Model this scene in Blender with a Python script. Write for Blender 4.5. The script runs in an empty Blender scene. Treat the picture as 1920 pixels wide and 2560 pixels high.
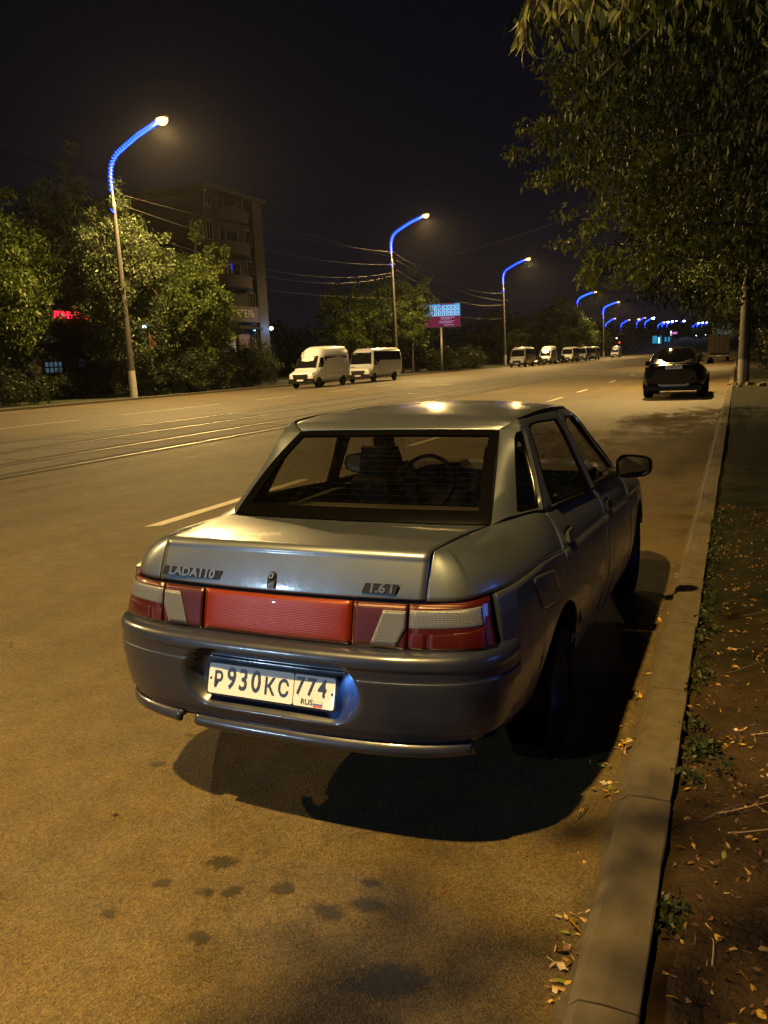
import bpy, bmesh, math, random
import numpy as np
from mathutils import Vector, Matrix
random.seed(7); rng = np.random.default_rng(7)
sc = bpy.context.scene
COL = sc.collection
R = math.radians
# ------------------------------------------------------------------ camera
cam_d = bpy.data.cameras.new('camera'); cam = bpy.data.objects.new('camera', cam_d); COL.objects.link(cam)
cam_d.sensor_fit = 'HORIZONTAL'; cam_d.sensor_width = 36.0; cam_d.lens = 36.0 * 2018.58 / 1920.0
cam_d.clip_start = 0.05; cam_d.clip_end = 3000
CAMROWS = [[0.917539, 0.395248, -0.043602], [0.033049, -0.18507, -0.982169], [-0.39627, 0.899738, -0.182872]]
_m = Matrix(((CAMROWS[0][0], CAMROWS[1][0] * -1, CAMROWS[2][0] * -1, 0),
             (CAMROWS[0][1], CAMROWS[1][1] * -1, CAMROWS[2][1] * -1, 0),
             (CAMROWS[0][2], CAMROWS[1][2] * -1, CAMROWS[2][2] * -1, 1.632),
             (0, 0, 0, 1)))
cam.matrix_world = _m
sc.camera = cam
# ------------------------------------------------------------------ night sky and exposure
world = bpy.data.worlds.new('World'); sc.world = world; world.use_nodes = True
wn = world.node_tree; wn.nodes.clear()
wo = wn.nodes.new('ShaderNodeOutputWorld'); wb = wn.nodes.new('ShaderNodeBackground')
wtc = wn.nodes.new('ShaderNodeTexCoord'); wsep = wn.nodes.new('ShaderNodeSeparateXYZ'); wr = wn.nodes.new('ShaderNodeValToRGB')
wn.links.new(wtc.outputs['Generated'], wsep.inputs[0]); wn.links.new(wsep.outputs['Z'], wr.inputs[0])
wr.color_ramp.elements[0].position = 0.0; wr.color_ramp.elements[0].color = (0.0052, 0.0048, 0.0088, 1)
wr.color_ramp.elements[1].position = 0.75; wr.color_ramp.elements[1].color = (0.0009, 0.0009, 0.0014, 1)
wn.links.new(wr.outputs[0], wb.inputs['Color']); wb.inputs['Strength'].default_value = 1.0
wn.links.new(wb.outputs[0], wo.inputs[0])
sc.view_settings.view_transform = 'Standard'; sc.view_settings.look = 'None'
sc.view_settings.gamma = 1.0; sc.view_settings.exposure = 0.0
try: sc.view_settings.use_curve_mapping = False
except Exception: pass
sc.render.engine = 'CYCLES'
sc.cycles.use_denoising = True
sc.cycles.max_bounces = 6; sc.cycles.transparent_max_bounces = 16
sc.cycles.diffuse_bounces = 3; sc.cycles.glossy_bounces = 4
sc.cycles.caustics_reflective = False; sc.cycles.caustics_refractive = False
sc.cycles.sample_clamp_indirect = 4.0
SODIUM = (1.0, 0.64, 0.215)
GOLD = (1.0, 0.63, 0.175)
POW = 1.0
# ------------------------------------------------------------------ materials
def newmat(name):
    m = bpy.data.materials.new(name); m.use_nodes = True
    nt = m.node_tree; b = nt.nodes['Principled BSDF']
    return m, nt, b
def N(nt, t, **kw):
    n = nt.nodes.new(t)
    for k, v in kw.items(): setattr(n, k, v)
    return n
def mat(name, col, rough=0.6, metal=0.0, coat=0.0, vary=0.12, vscale=6.0, bump=0.0, bscale=40.0, emit=None, estr=0.0, spec=0.5, coatr=0.06):
    m, nt, b = newmat(name)
    b.inputs['Roughness'].default_value = rough; b.inputs['Metallic'].default_value = metal
    b.inputs['Coat Weight'].default_value = coat; b.inputs['Coat Roughness'].default_value = coatr
    b.inputs['Specular IOR Level'].default_value = spec
    tc = N(nt, 'ShaderNodeTexCoord'); n1 = N(nt, 'ShaderNodeTexNoise')
    n1.inputs['Scale'].default_value = vscale; n1.inputs['Detail'].default_value = 5
    nt.links.new(tc.outputs['Object'], n1.inputs['Vector'])
    mx = N(nt, 'ShaderNodeMixRGB'); mx.blend_type = 'MIX'
    c = Vector(col)
    mx.inputs[1].default_value = (*(c * (1 - vary)), 1); mx.inputs[2].default_value = (*[min(1, x * (1 + vary)) for x in c], 1)
    nt.links.new(n1.outputs['Fac'], mx.inputs[0]); nt.links.new(mx.outputs[0], b.inputs['Base Color'])
    if bump:
        n2 = N(nt, 'ShaderNodeTexNoise'); n2.inputs['Scale'].default_value = bscale; n2.inputs['Detail'].default_value = 4
        nt.links.new(tc.outputs['Object'], n2.inputs['Vector'])
        bp = N(nt, 'ShaderNodeBump'); bp.inputs['Strength'].default_value = bump; bp.inputs['Distance'].default_value = 0.02
        nt.links.new(n2.outputs['Fac'], bp.inputs['Height']); nt.links.new(bp.outputs[0], b.inputs['Normal'])
    if emit:
        b.inputs['Emission Color'].default_value = (*emit, 1); b.inputs['Emission Strength'].default_value = estr
    return m
def glassmat(name, tint, refl=1.0, rough=0.02, dirt=0.0, dirtcol=(0.2, 0.18, 0.15)):
    m = bpy.data.materials.new(name); m.use_nodes = True; nt = m.node_tree; nt.nodes.clear()
    o = N(nt, 'ShaderNodeOutputMaterial'); tr = N(nt, 'ShaderNodeBsdfTransparent'); gl = N(nt, 'ShaderNodeBsdfGlossy')
    tr.inputs[0].default_value = (*tint, 1); gl.inputs['Roughness'].default_value = rough; gl.inputs[0].default_value = (refl, refl, refl, 1)
    lw = N(nt, 'ShaderNodeLayerWeight'); lw.inputs['Blend'].default_value = .5
    pw = N(nt, 'ShaderNodeMath', operation='POWER'); pw.inputs[1].default_value = 4.5; nt.links.new(lw.outputs['Facing'], pw.inputs[0])
    ma = N(nt, 'ShaderNodeMath', operation='MULTIPLY_ADD'); ma.inputs[1].default_value = .85; ma.inputs[2].default_value = .045; nt.links.new(pw.outputs[0], ma.inputs[0])
    mx = N(nt, 'ShaderNodeMixShader'); nt.links.new(ma.outputs[0], mx.inputs[0]); nt.links.new(tr.outputs[0], mx.inputs[1]); nt.links.new(gl.outputs[0], mx.inputs[2])
    last = mx
    if dirt:
        tc = N(nt, 'ShaderNodeTexCoord'); n1 = N(nt, 'ShaderNodeTexNoise'); n1.inputs['Scale'].default_value = 22; n1.inputs['Detail'].default_value = 9; n1.inputs['Roughness'].default_value = 0.7
        nt.links.new(tc.outputs['Object'], n1.inputs['Vector'])
        rp = N(nt, 'ShaderNodeValToRGB'); rp.color_ramp.elements[0].position = 0.5; rp.color_ramp.elements[1].position = 0.8
        rp.color_ramp.elements[0].color = (dirt * 0.25,) * 3 + (1,); rp.color_ramp.elements[1].color = (dirt * 2.2,) * 3 + (1,)
        nt.links.new(n1.outputs['Fac'], rp.inputs[0])
        df = N(nt, 'ShaderNodeBsdfDiffuse'); df.inputs[0].default_value = (*dirtcol, 1)
        m2 = N(nt, 'ShaderNodeMixShader'); nt.links.new(rp.outputs[0], m2.inputs[0]); nt.links.new(last.outputs[0], m2.inputs[1]); nt.links.new(df.outputs[0], m2.inputs[2]); last = m2
    nt.links.new(last.outputs[0], o.inputs[0])
    return m
def emat(name, col, s):
    m = bpy.data.materials.new(name); m.use_nodes = True; nt = m.node_tree; nt.nodes.clear()
    o = N(nt, 'ShaderNodeOutputMaterial'); e = N(nt, 'ShaderNodeEmission'); e.inputs[0].default_value = (*col, 1); e.inputs[1].default_value = s
    nt.links.new(e.outputs[0], o.inputs[0]); return m
def paint(name, col, flake=0.75, rough=0.33, dust=0.25, dustcol=(0.16, 0.13, 0.10), coat=.85):
    """metallic car paint under clear coat, with road dust thickening low on the body"""
    m, nt, b = newmat(name)
    tc = N(nt, 'ShaderNodeTexCoord')
    n1 = N(nt, 'ShaderNodeTexNoise'); n1.inputs['Scale'].default_value = 900; nt.links.new(tc.outputs['Object'], n1.inputs['Vector'])
    mx = N(nt, 'ShaderNodeMixRGB'); mx.inputs[1].default_value = (*[c * 0.8 for c in col], 1); mx.inputs[2].default_value = (*[c * 1.2 for c in col], 1)
    nt.links.new(n1.outputs['Fac'], mx.inputs[0])
    n2 = N(nt, 'ShaderNodeTexNoise'); n2.inputs['Scale'].default_value = 5; n2.inputs['Detail'].default_value = 9; n2.inputs['Roughness'].default_value = 0.7
    nt.links.new(tc.outputs['Object'], n2.inputs['Vector'])
    sep = N(nt, 'ShaderNodeSeparateXYZ'); nt.links.new(tc.outputs['Object'], sep.inputs[0])
    mr = N(nt, 'ShaderNodeMapRange'); mr.inputs[1].default_value = 0.25; mr.inputs[2].default_value = 0.75; mr.inputs[3].default_value = 1.0; mr.inputs[4].default_value = 0.12
    nt.links.new(sep.outputs['Z'], mr.inputs[0])
    mu = N(nt, 'ShaderNodeMath', operation='MULTIPLY'); nt.links.new(mr.outputs[0], mu.inputs[0]); nt.links.new(n2.outputs['Fac'], mu.inputs[1])
    mu2 = N(nt, 'ShaderNodeMath', operation='MULTIPLY'); mu2.inputs[1].default_value = dust * 2; nt.links.new(mu.outputs[0], mu2.inputs[0]); mu2.use_clamp = True
    m3 = N(nt, 'ShaderNodeMixRGB'); m3.inputs[2].default_value = (*dustcol, 1); nt.links.new(mu2.outputs[0], m3.inputs[0]); nt.links.new(mx.outputs[0], m3.inputs[1])
    nt.links.new(m3.outputs[0], b.inputs['Base Color'])
    r1 = N(nt, 'ShaderNodeMapRange'); r1.inputs[3].default_value = rough; r1.inputs[4].default_value = min(1, rough + 0.35); nt.links.new(mu2.outputs[0], r1.inputs[0])
    nt.links.new(r1.outputs[0], b.inputs['Roughness'])
    b.inputs['Metallic'].default_value = flake
    # fine swirl scratches and orange peel in the clear coat
    n4 = N(nt, 'ShaderNodeTexNoise'); n4.inputs['Scale'].default_value = 60; n4.inputs['Detail'].default_value = 3; nt.links.new(tc.outputs['Object'], n4.inputs['Vector'])
    cr = N(nt, 'ShaderNodeMapRange'); cr.inputs[1].default_value = .3; cr.inputs[2].default_value = .72; cr.inputs[3].default_value = 0.02; cr.inputs[4].default_value = 0.34; nt.links.new(n2.outputs['Fac'], cr.inputs[0])
    b.inputs['Coat Weight'].default_value = coat; nt.links.new(cr.outputs[0], b.inputs['Coat Roughness'])
    bp = N(nt, 'ShaderNodeBump'); bp.inputs['Strength'].default_value = 0.07; bp.inputs['Distance'].default_value = 0.004
    nt.links.new(n4.outputs['Fac'], bp.inputs['Height']); nt.links.new(bp.outputs[0], b.inputs['Coat Normal'])
    return m
M = {}
M['paint'] = paint('silver_green_paint', (0.108, 0.128, 0.165), flake=.80, rough=.42, dust=0.15)
M['bumper'] = paint('dark_bumper_paint', (0.017, 0.023, 0.050), flake=.35, dust=0.025, rough=0.38)
M['black'] = mat('black_plastic', (0.007, 0.007, 0.008), 0.5, spec=.22)
M['rubber'] = mat('tyre_rubber', (0.007, 0.0065, 0.006), 0.9, spec=.1, bump=0.3)
M['void'] = mat('dark_inner_steel', (0.006, 0.006, 0.007), 0.9)
M['seal'] = mat('window_seal_black', (0.002, 0.002, 0.002), 0.15, spec=.12)
M['interior'] = mat('dark_grey_upholstery', (0.018, 0.017, 0.017), 0.9)
M['shelf'] = mat('parcel_shelf_felt', (0.035, 0.033, 0.03), 0.95, vary=0.4)
M['glass'] = glassmat('tinted_car_glass', (0.62, 0.61, 0.57))
M['rglass'] = glassmat('dusty_rear_glass', (0.58, 0.56, 0.50), dirt=0.010)
M['steel'] = mat('wheel_steel', (0.03, 0.03, 0.032), 0.5, metal=0.6)
M['chrome'] = mat('mirror_silver', (0.16, 0.18, 0.22), 0.05, metal=1.0)
M['badge'] = mat('dull_badge_metal', (0.13, 0.13, 0.125), 0.35, metal=0.8)
M['plate'] = mat('plate_white', (0.62, 0.64, 0.68), 0.4, vary=0.05)
M['ink'] = mat('plate_black_ink', (0.012, 0.012, 0.012), 0.4)
M['fblue'] = mat('flag_blue', (0.05, 0.12, 0.45), 0.5); M['fred'] = mat('flag_red', (0.55, 0.09, 0.06), 0.5)
def lensmat(name, col, rib=0.0, horiz=0.0, rough=0.12):
    m, nt, b = newmat(name)
    tc = N(nt, 'ShaderNodeTexCoord')
    w = N(nt, 'ShaderNodeTexWave'); w.bands_direction = 'X'; w.inputs['Scale'].default_value = 75; nt.links.new(tc.outputs['Object'], w.inputs['Vector'])
    w2 = N(nt, 'ShaderNodeTexWave'); w2.bands_direction = 'Z'; w2.inputs['Scale'].default_value = 55; nt.links.new(tc.outputs['Object'], w2.inputs['Vector'])
    ad = N(nt, 'ShaderNodeMath', operation='MULTIPLY_ADD'); ad.inputs[1].default_value = rib; nt.links.new(w.outputs['Fac'], ad.inputs[0])
    mu = N(nt, 'ShaderNodeMath', operation='MULTIPLY'); mu.inputs[1].default_value = horiz; nt.links.new(w2.outputs['Fac'], mu.inputs[0]); nt.links.new(mu.outputs[0], ad.inputs[2])
    mx = N(nt, 'ShaderNodeMixRGB'); mx.inputs[1].default_value = (*[c * 1.15 for c in col], 1); mx.inputs[2].default_value = (*[c * 0.45 for c in col], 1)
    nt.links.new(ad.outputs[0], mx.inputs[0]); nt.links.new(mx.outputs[0], b.inputs['Base Color'])
    b.inputs['Roughness'].default_value = 0.35; b.inputs['Coat Weight'].default_value = 1.0; b.inputs['Coat Roughness'].default_value = 0.03
    b.inputs['Metallic'].default_value = 0.25
    bp = N(nt, 'ShaderNodeBump'); bp.inputs['Strength'].default_value = 0.5; bp.inputs['Distance'].default_value = 0.002
    nt.links.new(ad.outputs[0], bp.inputs['Height']); nt.links.new(bp.outputs[0], b.inputs['Normal'])
    return m
M['lens_red'] = lensmat('dark_red_lens', (0.048, 0.0022, 0.0022), 0.15, 0.35)
M['lens_brightred'] = lensmat('orange_red_reflector', (0.150, 0.014, 0.0036), 0.0, 0.25)
M['lens_mid'] = lensmat('bright_red_lens', (0.06, 0.003, 0.0025), 0.25, 0.25)
M['lens_clear'] = lensmat('ribbed_clear_lens', (0.15, 0.165, 0.20), 0.6, 0.5)
# ------------------------------------------------------------------ object helpers
def tag(o, label=None, cat=None, group=None, kind=None):
    if label: o['label'] = label
    if cat: o['category'] = cat
    if group: o['group'] = group
    if kind: o['kind'] = kind
    return o
def link(o, parent=None):
    COL.objects.link(o)
    if parent is not None: o.parent = parent
    return o
def empty(name, loc=(0, 0, 0), rz=0.0, label=None, cat=None, group=None, kind=None, rot=None):
    o = bpy.data.objects.new(name, None); o.empty_display_size = 0.1; COL.objects.link(o)
    o.location = loc; o.rotation_euler = rot if rot else (0, 0, rz)
    return tag(o, label, cat, group, kind)
def meshobj(name, verts, faces, m, parent=None, smooth=False, sharp=None):
    me = bpy.data.meshes.new(name); me.from_pydata([tuple(map(float, v)) for v in verts], [], [tuple(f) for f in faces]); me.update()
    if m: me.materials.append(m)
    if smooth:
        me.polygons.foreach_set('use_smooth', [True] * len(me.polygons))
        if sharp:
            try: me.set_sharp_from_angle(angle=R(sharp))
            except Exception: pass
    o = bpy.data.objects.new(name, me); return link(o, parent)
class MB:
    def __init__(s): s.v = []; s.f = []
    def add(s, V, F):
        n = len(s.v); s.v += [tuple(v) for v in V]; s.f += [tuple(i + n for i in f) for f in F]; return s
    def box(s, x0, x1, y0, y1, z0, z1, M4=None, taper=0.0):
        V = [(x0, y0, z0), (x1, y0, z0), (x1, y1, z0), (x0, y1, z0), (x0 + taper, y0 + taper, z1), (x1 - taper, y0 + taper, z1), (x1 - taper, y1 - taper, z1), (x0 + taper, y1 - taper, z1)]
        if M4: V = [tuple(M4 @ Vector(v)) for v in V]
        return s.add(V, [(0, 3, 2, 1), (4, 5, 6, 7), (0, 1, 5, 4), (1, 2, 6, 5), (2, 3, 7, 6), (3, 0, 4, 7)])
    def tube(s, pts, rad, n=8, caps=True):
        pts = [Vector(p) for p in pts]; L = len(pts)
        if not hasattr(rad, '__len__'): rad = [rad] * L
        V = []; F = []; up = None
        for i, p in enumerate(pts):
            t = (pts[min(i + 1, L - 1)] - pts[max(i - 1, 0)]).normalized()
            if up is None:
                up = Vector((0, 0, 1)) if abs(t.z) < 0.9 else Vector((1, 0, 0))
            a = t.cross(up).normalized(); up = a.cross(t).normalized()
            for k in range(n):
                an = 2 * math.pi * k / n; V.append(p + (a * math.cos(an) + up * math.sin(an)) * rad[i])
        for i in range(L - 1):
            for k in range(n):
                F.append((i * n + k, i * n + (k + 1) % n, (i + 1) * n + (k + 1) % n, (i + 1) * n + k))
        if caps: F.append(tuple(range(n - 1, -1, -1))); F.append(tuple((L - 1) * n + k for k in range(n)))
        return s.add(V, F)
    def lathe(s, prof, n=24, M4=None, axis='z'):
        V = []; F = []; L = len(prof)
        for (r, h) in prof:
            for k in range(n):
                a = 2 * math.pi * k / n
                p = (r * math.cos(a), r * math.sin(a), h) if axis == 'z' else ((h, r * math.cos(a), r * math.sin(a)) if axis == 'x' else (r * math.cos(a), h, r * math.sin(a)))
                V.append(tuple(M4 @ Vector(p)) if M4 else p)
        for i in range(L - 1):
            for k in range(n): F.append((i * n + k, i * n + (k + 1) % n, (i + 1) * n + (k + 1) % n, (i + 1) * n + k))
        return s.add(V, F)
    def build(s, name, m, parent=None, smooth=False, sharp=None): return meshobj(name, s.v, s.f, m, parent, smooth, sharp)
def cr(pts, t):
    """Catmull-Rom through pts at t in [0, len-1]"""
    pts = np.asarray(pts, float); n = len(pts); t = min(max(t, 0), n - 1 - 1e-9); i = int(t); f = t - i
    p0 = pts[max(i - 1, 0)]; p1 = pts[i]; p2 = pts[i + 1]; p3 = pts[min(i + 2, n - 1)]
    if i == 0: p0 = 2 * p1 - p2
    if i + 2 > n - 1: p3 = 2 * p2 - p1
    return 0.5 * ((2 * p1) + (-p0 + p2) * f + (2 * p0 - 5 * p1 + 4 * p2 - p3) * f * f + (-p0 + 3 * p1 - 3 * p2 + p3) * f ** 3)
def lerp(a, b, t): return np.asarray(a, float) * (1 - t) + np.asarray(b, float) * t
def patch(name, f, nu, nv, m, parent=None, side=1, rim=0.0, smooth=True, out=None, sub=None):
    """panel from f(u,v); rim turns its edge inwards so that shut lines have depth. out = rough outward direction"""
    P = np.array([[f(i / nu, j / nv) for i in range(nu + 1)] for j in range(nv + 1)], float)
    P[..., 0] *= side
    du = np.gradient(P, axis=1); dv = np.gradient(P, axis=0); nn = np.cross(du, dv)
    nn /= np.linalg.norm(nn, axis=2, keepdims=True) + 1e-12
    o = np.array(out if out is not None else (1, 0, 0), float); o[0] *= side
    flip = (np.sum(nn * o, axis=2).mean() < 0)
    if flip: nn = -nn
    W = nu + 1; V = [tuple(p) for p in P.reshape(-1, 3)]; F = []
    for j in range(nv):
        for i in range(nu):
            q = (j * W + i, j * W + i + 1, (j + 1) * W + i + 1, (j + 1) * W + i); F.append(q[::-1] if flip else q)
    ns = len(F)
    if rim:
        border = [(0, i) for i in range(nu)] + [(j, nu) for j in range(nv)] + [(nv, i) for i in range(nu, 0, -1)] + [(j, 0) for j in range(nv, 0, -1)]
        base = len(V)
        for (j, i) in border: V.append(tuple(P[j, i] - nn[j, i] * rim))
        nb = len(border)
        for k in range(nb):
            a = border[k][0] * W + border[k][1]; b = border[(k + 1) % nb][0] * W + border[(k + 1) % nb][1]
            q = (b, a, base + k, base + (k + 1) % nb); F.append(q[::-1] if flip else q)
    ob = meshobj(name, V, F, m, parent)
    if smooth:
        fl = [True] * ns + [False] * (len(F) - ns); ob.data.polygons.foreach_set('use_smooth', fl)
    return ob
def ring(name, pairs, m, parent=None, side=1, seg=5, bulge=0.008, out=(1, 0, 0.3), rim=0.012, closed=True):
    """frame surface between an outer and an inner loop, given as matched point pairs"""
    n = len(pairs); O = []; I = []
    for k in range(n if closed else n - 1):
        for s in range(seg):
            t = s / seg; a, b = pairs[k], pairs[(k + 1) % n]
            O.append(lerp(a[0], b[0], t)); I.append(lerp(a[1], b[1], t))
    if not closed: O.append(np.array(pairs[-1][0], float)); I.append(np.array(pairs[-1][1], float))
    O = np.array(O); I = np.array(I); od = np.array(out, float); od /= np.linalg.norm(od)
    T = len(O); loops = [O, lerp(O, I, 0.5) + od * bulge, I, I - od * rim]
    loops = [O - od * rim] + loops
    V = []
    for L in loops:
        L = L.copy(); L[:, 0] *= side; V += [tuple(p) for p in L]
    F = []
    K = T if closed else T - 1
    for r in range(len(loops) - 1):
        for k in range(K):
            a = r * T + k; b = r * T + (k + 1) % T; F.append((a, b, b + T, a + T))
    ob = meshobj(name, V, F, m, parent)
    bm = bmesh.new(); bm.from_mesh(ob.data); bmesh.ops.recalc_face_normals(bm, faces=bm.faces)
    od2 = Vector((od[0] * side, od[1], od[2])); tot = sum(f.normal.dot(od2) * f.calc_area() for f in bm.faces)
    if tot < 0: bmesh.ops.reverse_faces(bm, faces=bm.faces)
    bm.to_mesh(ob.data); bm.free()
    ob.data.polygons.foreach_set('use_smooth', [True] * len(ob.data.polygons))
    try: ob.data.set_sharp_from_angle(angle=R(50))
    except Exception: pass
    return ob
def fillpoly(name, loop, m, parent=None, side=1, off=(0, 0, 0)):
    V = [(p[0] * side + off[0] * side, p[1] + off[1], p[2] + off[2]) for p in loop]
    F = [tuple(range(len(V)))] if side < 0 else [tuple(range(len(V)))[::-1]]
    return meshobj(name, V, F, m, parent)
def textobj(name, s, size, m, parent, loc, rot, extrude=0.001, sx=1.0, bold=0.0, align='CENTER', shear=0.0):
    cu = bpy.data.curves.new(name, 'FONT'); cu.body = s; cu.size = size; cu.extrude = extrude; cu.offset = bold
    cu.align_x = align; cu.align_y = 'CENTER'; cu.shear = shear; cu.resolution_u = 3
    tmp = bpy.data.objects.new(name, cu); COL.objects.link(tmp)
    bpy.context.view_layer.update()
    me = bpy.data.meshes.new_from_object(tmp.evaluated_get(bpy.context.evaluated_depsgraph_get()))
    bpy.data.objects.remove(tmp); me.materials.clear(); me.materials.append(m)
    o = bpy.data.objects.new(name, me); link(o, parent); o.location = loc; o.rotation_euler = rot; o.scale = (sx, 1, 1)
    return o

# ================================================================== THE CAR
CARX, CARY, CARZ = -1.479, 2.26, -0.5978
KS = 0.9703
car = empty('parked_car', (CARX * KS, CARY * KS, 0.0485), R(CARZ), 'silver-grey four-door saloon with dark bumper parked beside the right-hand kerb, seen from behind', 'car')
car.scale = (KS, KS, KS)
def build_car(car):
    P = M['paint']; B = M['bumper']
    def bow(x): return 0.04 * (x / 0.55) ** 2
    # ---- trunk lid: rear face, rounded edge, deck
    def lid(u, v):
        x = (u * 2 - 1) * 0.549
        yb = 0.121 + bow(x); ze = 0.996 + 0.009 * (1 - (x / 0.55) ** 2)
        if v < 0.4:
            t = v / 0.4; return (x, yb + 0.052 * t ** 1.15, 0.845 + (ze - 0.030 - 0.845) * t)
        if v < 0.6:
            t = (v - 0.4) / 0.2 * math.pi / 2; return (x, yb + 0.052 + 0.040 * (1 - math.cos(t)), ze - 0.030 + 0.030 * math.sin(t))
        t = (v - 0.6) / 0.4
        y0 = yb + 0.092; y1 = 0.728 + 0.03 * (x / 0.55) ** 2 - 0.012
        return (x * (1 + 0.085 * t), y0 + (y1 - y0) * t, ze + 0.006 * math.sin(t * math.pi) - (ze - 0.983) * t ** 2)
    patch('trunk_lid', lid, 44, 50, P, car, rim=0.02, out=(0, -0.5, 0.8))
    # ---- lights band on contour L
    CLn = [(0, .105), (.2, .110), (.4, .124), (.55, .143), (.66, .176), (.712, .214), (.742, .262)]
    def cl(s): return cr(CLn, s * (len(CLn) - 1))
    def sx(xt):
        lo, hi = 0, 1
        for _ in range(40):
            mid = (lo + hi) / 2
            if cl(mid)[0] < xt: lo = mid
            else: hi = mid
        return lo
    def lamp(x0, x1, za0, za1, zb0, zb1, side, name, m, push=0.0, nu=12, nv=8, par=None, dome=0.006, rim=0.02):
        s0, s1 = sx(x0), sx(x1)
        def f(u, v):
            s = s0 + (s1 - s0) * u; c = cl(s)
            zt = za0 + (za1 - za0) * u; zb = zb0 + (zb1 - zb0) * u; z = zb + (zt - zb) * v
            y = c[1] - 0.036 * (0.845 - z) / 0.15 - push - dome * (1 - (2 * v - 1) ** 4)
            x = c[0] + (0.035 * max(0, c[0] - 0.6) / 0.14) * (0.85 - z) / 0.16 + push * max(0, (c[0] - .6) * 4)
            return (x, y, z)
        return patch(name, f, nu, nv, m, par or car, side, rim=rim, out=(0.2, -1, 0))
    lamp(-0.001, 0.303, .838, .838, .696, .694, 1, 'reflector_half', M['lens_brightred'], nu=8)
    # whole centre panel as one piece
    bpy.data.objects.remove(bpy.data.objects['reflector_half'])
    def cpanel(u, v):
        x = (u * 2 - 1) * 0.303; s = sx(abs(x)) if abs(x) > 1e-4 else 0; y = cl(s)[1]
        z = 0.694 + (0.839 - 0.694) * v
        return (x, y - 0.036 * (0.845 - z) / 0.15 - 0.006 * (1 - (2 * v - 1) ** 6) * (1 - (2 * u - 1) ** 20), z)
    patch('centre_reflector', cpanel, 30, 10, M['lens_brightred'], car, rim=0.02, out=(0, -1, 0))
    for sd in (1, -1):
        L = empty('tail_light_inner'); L.parent = car
        lamp(.309, .500, .838, .838, .690, .686, sd, 'lens', M['lens_red'], par=L)
        # slanted clear reversing lamp set into it
        s0, s1 = 0, 1
        def rev(u, v):
            z = .704 + (.818 - .704) * v
            xl = .377 + (.418 - .377) * v; xr = .468 + (.496 - .468) * min(1, v * 2.0)
            x = xl + (xr - xl) * u; c = cl(sx(x)); return (x, c[1] - 0.036 * (0.845 - z) / 0.15 - 0.0105, z)
        patch('reversing_lamp', rev, 8, 8, M['lens_clear'], L, sd, rim=0.004, out=(0, -1, 0))
        L2 = empty('tail_light_outer'); L2.parent = car
        lamp(.506, .741, .838, .851, .6855, .682, sd, 'lens', M['lens_red'], par=L2)
        lamp(.508, .722, .820, .826, .756, .764, sd, 'indicator_band', M['lens_clear'], push=0.0045, par=L2, dome=0.004, rim=0.004)
        lamp(.508, .565, .750, .750, .694, .694, sd, 'brake_lens', M['lens_mid'], push=0.004, par=L2, dome=0.003, rim=0.004, nu=4)
        lamp(.569, .722, .750, .757, .694, .692, sd, 'fog_lens', M['lens_red'], push=0.004, par=L2, dome=0.003, rim=0.004)
    # dark gap filler behind lights / lid
    def filler(u, v):
        x = (u * 2 - 1) * 0.72; c = cl(sx(min(abs(x), .741))); return (x, c[1] + 0.014, 0.67 + 0.165 * v)
    patch('light_housing', filler, 30, 2, M['void'], car, out=(0, -1, 0))
    # ---- quarter upper
    bt = [(.553, .160, .843), (.640, .178, .845), (.700, .218, .850), (.750, .290, .857), (.785, .38, .862), (.803, .50, .866), (.812, .62, .867), (.818, .80, .856), (.821, .93, .840), (.823, 1.035, .828)]
    tp = [(.557, .252, .996), (.560, .275, .9965), (.566, .31, .997), (.574, .38, .998), (.582, .47, .996), (.593, .60, .991), (.604, .752, .984), (.652, .860, .990), (.708, .980, .994), (.737, 1.072, .979)]
    def qu(u, v):
        t = u * 9; b = cr(bt, t); tt = cr(tp, t)
        lean = 0.62 * max(0, 1 - t / 3) + 0.16 * min(1, t / 3); k = 0.5 if t < 2 else 0.62
        if t > 5.5: lean = 0.16 + 0.3 * min(1, (t - 5.5) / 3.5)
        th = v * math.pi / 2; vf = math.sin(th) ** 0.9; hf = lean * vf + (1 - lean) * (1 - math.cos(th) ** (k * 2))
        return (b[0] + (tt[0] - b[0]) * hf, b[1] + (tt[1] - b[1]) * hf, b[2] + (tt[2] - b[2]) * vf)
    for sd in (1, -1):
        q = empty('rear_wing'); q.parent = car
        patch('upper_panel', qu, 72, 22, P, q, sd, rim=0.015, out=(0.7, -0.3, 0.7))
        # ---- lower side
        def zc(y): return float(np.interp(y, [.25, .38, .5, .66, .85, 1.04, 2.07, 2.9, 3.4, 3.8, 4.1], [.853, .860, .863, .864, .848, .824, .778, .732, .708, .678, .650]))
        def xc(y): return float(np.interp(y, [.25, .29, .38, .5, .66, .85, 1.04, 2.0, 2.9, 3.4, 3.75, 3.95, 4.1], [.752, .768, .796, .812, .823, .828, .831, .842, .842, .838, .822, .79, .72]))
        AY, AR, AZ = 0.970, 0.335, 0.285
        def side_x(y, v): return xc(y) + 0.008 * min(1, v * 8) - 0.02 * max(0, (0.55 - (y - .25)) / 0.55) * 0 - 0.062 * max(0, v - 0.35) ** 2 / 0.42 + 0.012 * math.sin(min(1, v * 1.2) * math.pi)
        def yR(v): return float(np.interp(v, [0, .18, .35, .6, .8, 1], [1.045, 1.06, 1.12, 1.30, 1.385, 1.41]))
        def ql(u, v):
            y = .268 + (yR(v) - .268) * u
            zb = 0.345 if y < .63 else 0.215
            if abs(y - AY) < AR: zb = max(zb, AZ + math.sqrt(max(0, AR ** 2 - (y - AY) ** 2)))
            z = zc(y) + (zb - zc(y)) * v
            return (side_x(y, (zc(y) - z) / 0.6), y, z)
        patch('lower_panel', ql, 80, 24, P, q, sd, rim=0.015, out=(1, 0, 0))
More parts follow.
